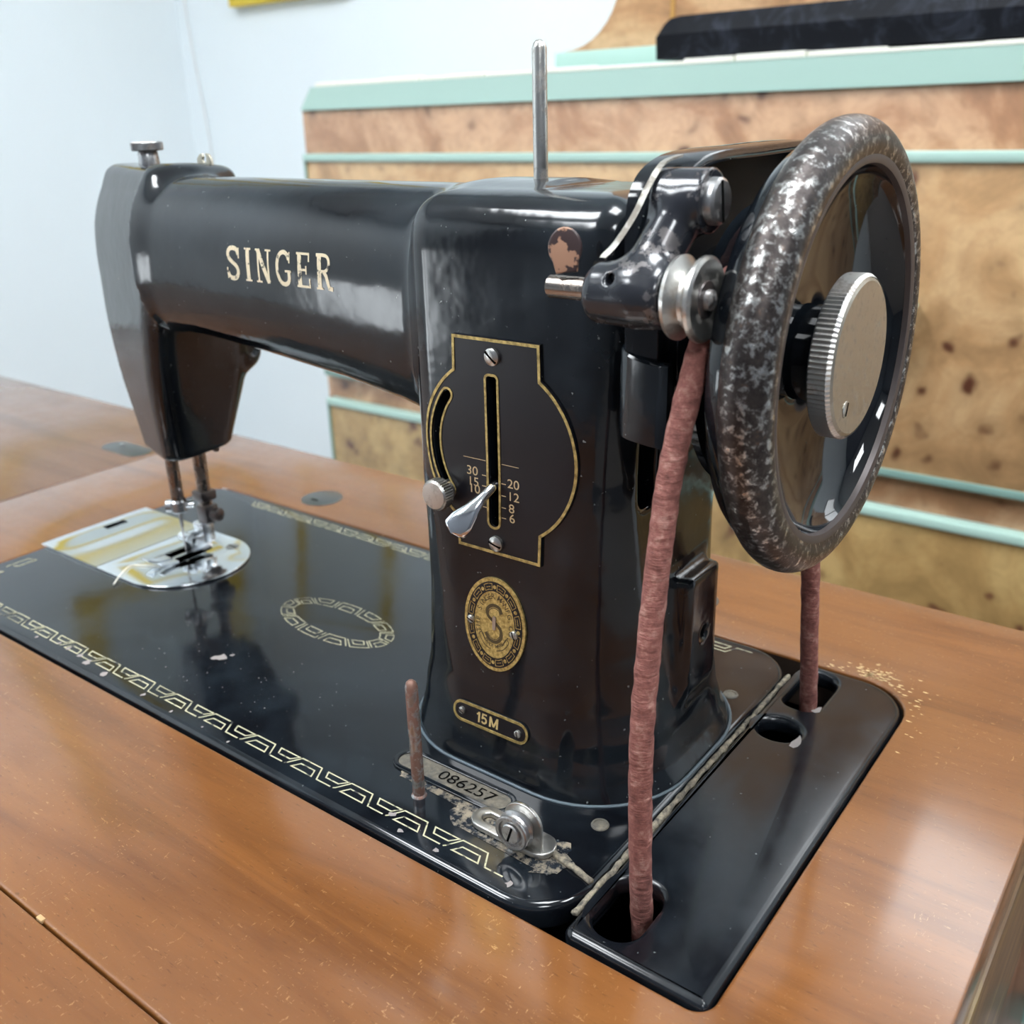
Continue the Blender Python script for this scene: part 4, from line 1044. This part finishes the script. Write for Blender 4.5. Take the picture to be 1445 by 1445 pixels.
bm = bmesh.new(); tube_bm(bm, [(NBX + 0.0035, NBY - 0.0005, 0.042), (NBX + 0.0052, NBY - 0.0010, 0.0405), (NBX + 0.0050, NBY - 0.0010, 0.0375), (NBX + 0.0068, NBY, 0.0345)], 0.0010, 8)
add('clamp_guide', from_bm(bm), M['dark_steel'], nb)
add('needle', lathe_me([(0.0010, 0), (0.0030, 0.0004), (0.0190, 0.00055), (0.0200, 0.0009), (0.0285, 0.0010)], 'z', (NBX, NBY, 0), 12), M['steel'], mc)
pb = add('presser_bar', lathe_me([(0.016, 0.0), (0.016, 0.0034), (0.070, 0.0036)], 'z', (PBX, PBY, 0), 24), M['bar'], mc)
bm = bmesh.new()
bx(bm, PBX - 0.0050, PBX + 0.0045, PBY - 0.0048, PBY + 0.0046, 0.0290, 0.0345, bev=0.0012)
bx(bm, PBX - 0.0040, PBX + 0.0046, PBY - 0.0040, PBY + 0.0044, 0.0165, 0.0265, bev=0.0012)
lathe_bm(bm, [(0.003, 0.0036), (0.0085, 0.0036), (0.0090, 0.0028), (0.0092, 0)], (Vector((1, 0.2, 0)).normalized(), Vector((-0.2, 1, 0)).normalized(), Vector((0, 0, 1))), (PBX, PBY, 0.0215), 20)
add('presser_clamp', sharp(from_bm(bm)), M['dark_steel'], pb)
add('bar_stop', box_me(PBX + 0.0030, PBX + 0.0065, PBY + 0.006, PBY + 0.009, 0.0545, 0.0680, bev=0.001), M['dark_steel'], mc)
# presser foot: shank and two upturned toes
bm = bmesh.new()
fx = PBX - 0.0010
def foot_strip(xa, xb, pts, tk):
    r = [[bm.verts.new((x, y, z + s)) for x, s in ((xa, 0), (xb, 0), (xb, tk), (xa, tk))] for y, z in pts]
    for a, b in zip(r, r[1:]):
        for j in range(4): bm.faces.new((a[j], a[(j + 1) % 4], b[(j + 1) % 4], b[j]))
    bm.faces.new(r[0]); bm.faces.new(r[-1])
prof = [(0.0770, 0.0058), (0.0800, 0.0040), (0.0840, 0.0028), (0.0900, 0.0024), (0.1060, 0.0024), (0.1110, 0.0030)]
foot_strip(fx - 0.0072, fx - 0.0012, prof, 0.0012); foot_strip(fx + 0.0012, fx + 0.0052, prof[1:], 0.0012)
foot_strip(fx - 0.0072, fx + 0.0052, prof[3:], 0.0012)
bx(bm, fx - 0.0040, fx - 0.0028, 0.1000, 0.1125, 0.0034, 0.0120, bev=0.0004); bx(bm, fx + 0.0028, fx + 0.0040, 0.1000, 0.1125, 0.0034, 0.0120, bev=0.0004)
bx(bm, fx - 0.0042, fx + 0.0042, 0.1075, 0.1150, 0.0060, 0.0175, bev=0.0008)
lathe_bm(bm, [(-0.0052, 0), (-0.0052, 0.0018), (0.0052, 0.0018), (0.0052, 0)], 'x', (fx, 0.1030, 0.0090), 16)
lathe_bm(bm, [(-0.004, 0.0), (-0.004, 0.0026), (0.004, 0.0026), (0.004, 0)], 'x', (fx, 0.1000, 0.0120), 16)
add('presser_foot', sharp(from_bm(bm)), M['satin'], mc)

# ---- bobbin winder tension guide on the bed
g = add('bobbin_tension_bracket', slab([stadium(-0.0330, 0.0255, 0.0215, 0.0052, -0.02, 8), stadium(-0.0400, 0.0257, 0.0060, 0.0021, -0.02, 6)], 0.0002, 0.0022, 0.0005, 2), M['nickel'], mc)
bm = bmesh.new()
L = [(-0.0335, 0.0)] + [(-0.0335, 0.0075)] + arc(-0.0265, 0.0082, 0.0070, 180, 0, 16)[1:] + [(-0.0195, 0.0)]
me = slab([L], -0.0007, 0.0007, 0.0003, 2); me.transform(Matrix.Translation((0, 0.0225, 0.0020)) @ Matrix.Rotation(PI / 2, 4, 'X')); bm.free()
add('upright_tongue', me, M['nickel'], g)
td = Vector((-0.0272, 0.0212, 0.0093))
add('tension_disc', lathe_me([(0.001, 0.0048), (-0.0006, 0.0060), (-0.0014, 0.0062), (-0.0020, 0.0054), (-0.0028, 0.0051), (-0.0038, 0.0060), (-0.0044, 0.0060), (-0.0047, 0.0055), (-0.0046, 0.0046), (-0.0038, 0.0044), (-0.0036, 0.0)], 'y', td, 48, 30), M['steel'], g)
s_ = add('tension_screw', lathe_me([(-0.0036, 0.0034), (-0.0046, 0.0034), (-0.0050, 0.0030), (-0.0050, 0)], 'y', td, 32), M['steel'], g)
me = box_me(-0.0029, 0.0029, -0.00515, -0.0047, -0.00035, 0.00035); me.transform(Matrix.Translation(td) @ Matrix.Rotation(math.radians(-72), 4, 'Y'))
add('screw_slot', me, M['void'], g)

# ---- belt guard behind the winder
GO = [(0.0505, 0.1500), (0.0495, 0.1700), (0.0495, 0.1880), (0.0525, 0.1955), (0.0600, 0.2000), (0.0735, 0.2025), (0.1000, 0.2030), (0.1450, 0.2032), (0.1560, 0.1990), (0.1600, 0.1850), (0.1600, 0.1500)]
gp_ = spline([(a, b, 0) for a, b in GO], 5)
def yz(me, x):  # XY plane -> YZ plane, extruded along X
    me.transform(Matrix(((0, 0, 1, x), (1, 0, 0, 0), (0, 1, 0, 0), (0, 0, 0, 1)))); return me
gd = add('belt_guard', yz(slab([[(p.x, p.y) for p in gp_]], -0.0015, 0.0015, 0.0005, 2), -0.0085), M['matt_black'], mc)
bm = bmesh.new(); P = [p for p in gp_]
R_ = []
for i, p in enumerate(P):
    d_ = (P[min(i + 1, len(P) - 1)] - P[max(i - 1, 0)]).normalized(); nn_ = Vector((-d_.y, d_.x, 0))
    if nn_.dot(p - Vector((0.1, 0.16, 0))) < 0: nn_ = -nn_
    q = p - nn_ * 0.0028; xe = 0.0035 if 0.052 < p.x < 0.158 else 0.0
    R_.append([bm.verts.new(v) for v in ((-0.0100, p.x, p.y), (xe - 0.0006, p.x, p.y), (xe, p.x - nn_.x * .0006, p.y - nn_.y * .0006), (xe, q.x, q.y), (-0.0100, q.x, q.y))])
for a, b in zip(R_, R_[1:]):
    for j in range(5): bm.faces.new((a[j], a[(j + 1) % 5], b[(j + 1) % 5], b[j]))
bm.faces.new(R_[0]); bm.faces.new(R_[-1])
add('guard_lip', sharp(from_bm(bm), 50), M['enamel'], gd)
# lower curved stop plate in front of the belt
bm = bmesh.new()
arcx = [(-0.0135, 0.0570), (-0.0120, 0.0520), (-0.0085, 0.0492), (-0.0030, 0.0482), (0.0020, 0.0480), (0.0040, 0.0484)]
pts = spline([(a, b, 0) for a, b in arcx], 4); R_ = []
for p in pts:
    t = (p.x + 0.0135) / 0.0175; zt_ = 0.1545 - 0.0030 * t - 0.0008 * math.sin(t * PI); zb_ = 0.1300 - 0.0012 * t
    R_.append([bm.verts.new((p.x, p.y + o, z)) for o, z in ((0, zb_), (0, zt_ - 0.0006), (0.0006, zt_), (0.0030, zt_), (0.0030, zb_))])
for a, b in zip(R_, R_[1:]):
    for j in range(5): bm.faces.new((a[j], a[(j + 1) % 5], b[(j + 1) % 5], b[j]))
bm.faces.new(R_[0]); bm.faces.new(R_[-1])
bmesh.ops.recalc_face_normals(bm, faces=bm.faces)
bx(bm, -0.0135, -0.0090, 0.0530, 0.0700, 0.1300, 0.1500, bev=0.0015); bx(bm, -0.0100, 0.0030, 0.0505, 0.0660, 0.1295, 0.1330, bev=0.0015)
add('belt_stop', sharp(from_bm(bm), 45), M['enamel'], gd)

# ---- bobbin winder
WY, WZ = 0.0410, 0.1705
def blob_w(x, y, z):
    hs = np.hypot(y - 41.2, z - 170.0); tap = np.interp(x, [-17, -12, 0, 10], [5.8, 7.6, 8.2, 7.4])
    a = np.maximum(hs - tap, np.abs(x + 3.2) - 11.8)
    b_ = np.maximum(np.hypot(y - 56, z - 191.5) - 7.8, np.abs(x - 3.9) - 6.6)
    p0 = np.array([-1.0, 43, 172.0]); p1 = np.array([3.0, 54, 189.0]); dd = p1 - p0
    t = np.clip(((x - p0[0]) * dd[0] + (y - p0[1]) * dd[1] + (z - p0[2]) * dd[2]) / (dd @ dd), 0, 1)
    c_ = np.sqrt((x - p0[0] - t * dd[0]) ** 2 + (y - p0[1] - t * dd[1]) ** 2 + (z - p0[2] - t * dd[2]) ** 2) - (6.6 - 0.4 * t)
    a = smax(a, np.abs(x + 3.2) - 11.4, 3); d = smin(a, c_, 5); d = smin(d, b_, 2.5)
    pin = np.hypot(x + 5.5, y - 34) - 1.3; d = smax(d, -np.maximum(np.hypot(x + 5.5, z - 174.5) - 1.35, y - 38), 0.4)
    return d
wn = add('bobbin_winder', mesh_implicit(blob_w, (-18, 30, 158), (14, 68, 204), 0.6), M['winder'], mc)
add('winder_shaft', lathe_me([(-0.0275, 0), (-0.0275, 0.0026), (-0.0270, 0.0030), (-0.0170, 0.0030), (-0.0150, 0.0030), (-0.0140, 0.0040)], 'x', (0, WY, WZ), 28), M['bar'], wn)
me = slab([arc(0, 0, 0.0044, -40, 220, 18, 0.0052) + [(-0.0028, -0.0062), (0.0028, -0.0062)]], -0.0008, 0.0008, 0.0005, 2)
me.transform(Matrix.Translation((-0.0222, WY - 0.0006, WZ + 0.0100)) @ Matrix.Rotation(math.radians(22), 4, 'Z') @ Matrix.Rotation(math.radians(80), 4, 'X') @ Matrix.Rotation(math.radians(6), 4, 'Z'))
add('winder_latch', me, M['thumb'], wn)
add('pivot_screw', lathe_me([(0.0090, 0.0058), (0.0126, 0.0056), (0.0132, 0.0048), (0.0132, 0)], 'x', (0, 0.0560, 0.1915), 36), M['steel'], wn)
me = box_me(0.0129, 0.01335, -0.0050, 0.0050, -0.0005, 0.0005); me.transform(Matrix.Translation((0, 0.0560, 0.1915)) @ Matrix.Rotation(math.radians(100), 4, 'X')); add('screw_slot', me, M['void'], wn)
add('winder_pulley', lathe_me([(0.0080, 0.0030), (0.0098, 0.0088), (0.0102, 0.0100), (0.0112, 0.0102), (0.0124, 0.0086), (0.0134, 0.0074), (0.0144, 0.0074), (0.0156, 0.0088), (0.0164, 0.0102), (0.0174, 0.0102), (0.0180, 0.0094), (0.0176, 0.0060), (0.0172, 0.0)], 'x', (0, WY, WZ), 56, 40), M['nickel'], wn)
add('pulley_hub', lathe_me([(0.0170, 0.0048), (0.0178, 0.0044), (0.0180, 0.0)], 'x', (0, WY, WZ), 32), M['dark_steel'], wn)
add('pulley_pin', lathe_me([(0.0175, 0.0026), (0.0190, 0.0024), (0.0196, 0.0014), (0.0197, 0)], 'x', (0, WY, WZ), 24), M['steel'], wn)
# flat latch spring
bm = bmesh.new(); P = spline([(-0.0010, 0.0600, 0.2015), (-0.0020, 0.0530, 0.2000), (-0.0028, 0.0475, 0.1950), (-0.0045, 0.0440, 0.1885), (-0.0075, 0.0405, 0.1820), (-0.0098, 0.0385, 0.1790)], 5)
R_ = []
for p in P: R_.append([bm.verts.new(p + Vector(q)) for q in ((-0.0009, 0, 0), (0.0009, 0, 0), (0.0009, 0.0006, 0.0006), (-0.0009, 0.0006, 0.0006))])
for a, b in zip(R_, R_[1:]):
    for j in range(4): bm.faces.new((a[j], a[(j + 1) % 4], b[(j + 1) % 4], b[j]))
bm.faces.new(R_[0]); bm.faces.new(R_[-1]); add('latch_spring', sharp(from_bm(bm)), M['spring'], wn)

# ---- handwheel
HC = (0, 0.0965, 0.1480)
hwl = add('handwheel', lathe_me([(-0.006, 0.012), (0.0020, 0.013), (0.0035, 0.0370), (0.0052, 0.0405), (0.0075, 0.0405), (0.0108, 0.0335), (0.0160, 0.0335), (0.0180, 0.0420), (0.0172, 0.0500), (0.0178, 0.0545), (0.0200, 0.0565), (0.0235, 0.0575), (0.0285, 0.0560)], 'x', HC, 128, 40, False), M['wheel_enamel'], mc)
rimp = [(0.0292 - 0.0068 * math.cos(math.radians(-35 + 250 * i / 26)), 0.0556 + 0.0069 * math.sin(math.radians(-35 + 250 * i / 26))) for i in range(27)]
add('wheel_rim', lathe_me(rimp, 'x', HC, 160, 60, False), M['rim'], hwl)
add('wheel_dish', lathe_me([(0.0352, 0.0525), (0.0345, 0.0512), (0.0330, 0.0506), (0.0310, 0.0500), (0.0285, 0.0478), (0.0255, 0.0425), (0.0232, 0.0360), (0.0216, 0.0290), (0.0207, 0.0220), (0.0204, 0.0160), (0.0208, 0.0136), (0.0320, 0.0134)], 'x', HC, 160, 30, False), M['wheel_enamel'], hwl)
add('bare_lip', lathe_me([(0.0348, 0.0540), (0.0355, 0.0525), (0.0350, 0.0506), (0.0334, 0.0502)], 'x', HC, 160, 60, False), M['rim_brown'], hwl)
kb_ = add('clamp_knob', lathe_me([(0.0300, 0.0130), (0.0303, 0.0205), (0.0308, 0.0216), (0.0314, 0.0222), (0.0362, 0.0222), (0.0370, 0.0218), (0.0376, 0.0208), (0.0377, 0.0)], 'x', HC, 96, 25), M['disc'], hwl)
bm = bmesh.new(); lathe_bm(bm, [(0.0306, 0.0214, 0), (0.0313, 0.0227, 0.0005), (0.0361, 0.0228, 0.0005), (0.0372, 0.0219, 0)], 'x', HC, 200, False)
add('knurled_edge', sharp(from_bm(bm), 15), M['knurl'], hwl)
ks = Vector((0.0377, HC[1] - 0.0085, HC[2] - 0.0125))
add('knob_screw', lathe_me([(-0.001, 0.0024), (0.0001, 0.0024), (0.0003, 0.0018), (0.0003, 0)], 'x', ks, 24), M['nickel'], hwl)
me = box_me(0.00025, 0.0004, -0.0019, 0.0019, -0.0004, 0.0004); me.transform(Matrix.Translation(ks) @ Matrix.Rotation(math.radians(70), 4, 'X')); add('screw_slot', me, M['void'], hwl)

# ================================================================== LEATHER BELT
bp = [(0.0125, 0.0330, -0.0800), (0.0125, 0.0290, -0.0200), (0.0125, 0.0260, 0.0150), (0.0125, 0.0248, 0.0532), (0.0124, 0.0266, 0.0740), (0.0124, 0.0292, 0.0940), (0.0126, 0.0340, 0.1220), (0.0130, 0.0395, 0.1400), (0.0134, 0.0478, 0.1580), (0.0135, 0.0555, 0.1700)]
R = 0.0368
for a in (135, 112, 90, 66, 42, 18): bp.append((0.0135, HC[1] + R * math.cos(math.radians(a)), HC[2] + R * math.sin(math.radians(a))))
bp += [(0.0134, 0.1335, 0.1400), (0.0132, 0.1360, 0.1100), (0.0128, 0.1400, 0.0850), (0.0125, 0.1458, 0.0592), (0.0125, 0.1520, 0.0271), (0.0125, 0.1590, -0.0100), (0.0125, 0.1650, -0.0800)]
tag(add('drive_belt', tube_me(spline(bp, 14), 0.0033, 18, 0.12), M['leather']), 'red-brown round leather drive belt running from the cover plate hole over the handwheel', 'belt')
# ================================================================== THREAD END on the needle plate
tag(add('thread_end', tube_me(spline([(-0.3060, 0.0965, 0.0030), (-0.3075, 0.0920, 0.0026), (-0.3110, 0.0870, 0.0020), (-0.3060, 0.0830, 0.0018), (-0.3130, 0.0780, 0.0018), (-0.3178, 0.0743, 0.0018), (-0.3120, 0.0650, 0.0022), (-0.3070, 0.0573, 0.0006)], 6), 0.00035, 8), M['thread']),
    'short white thread end trailing from the presser foot over the chrome needle plate', 'thread')
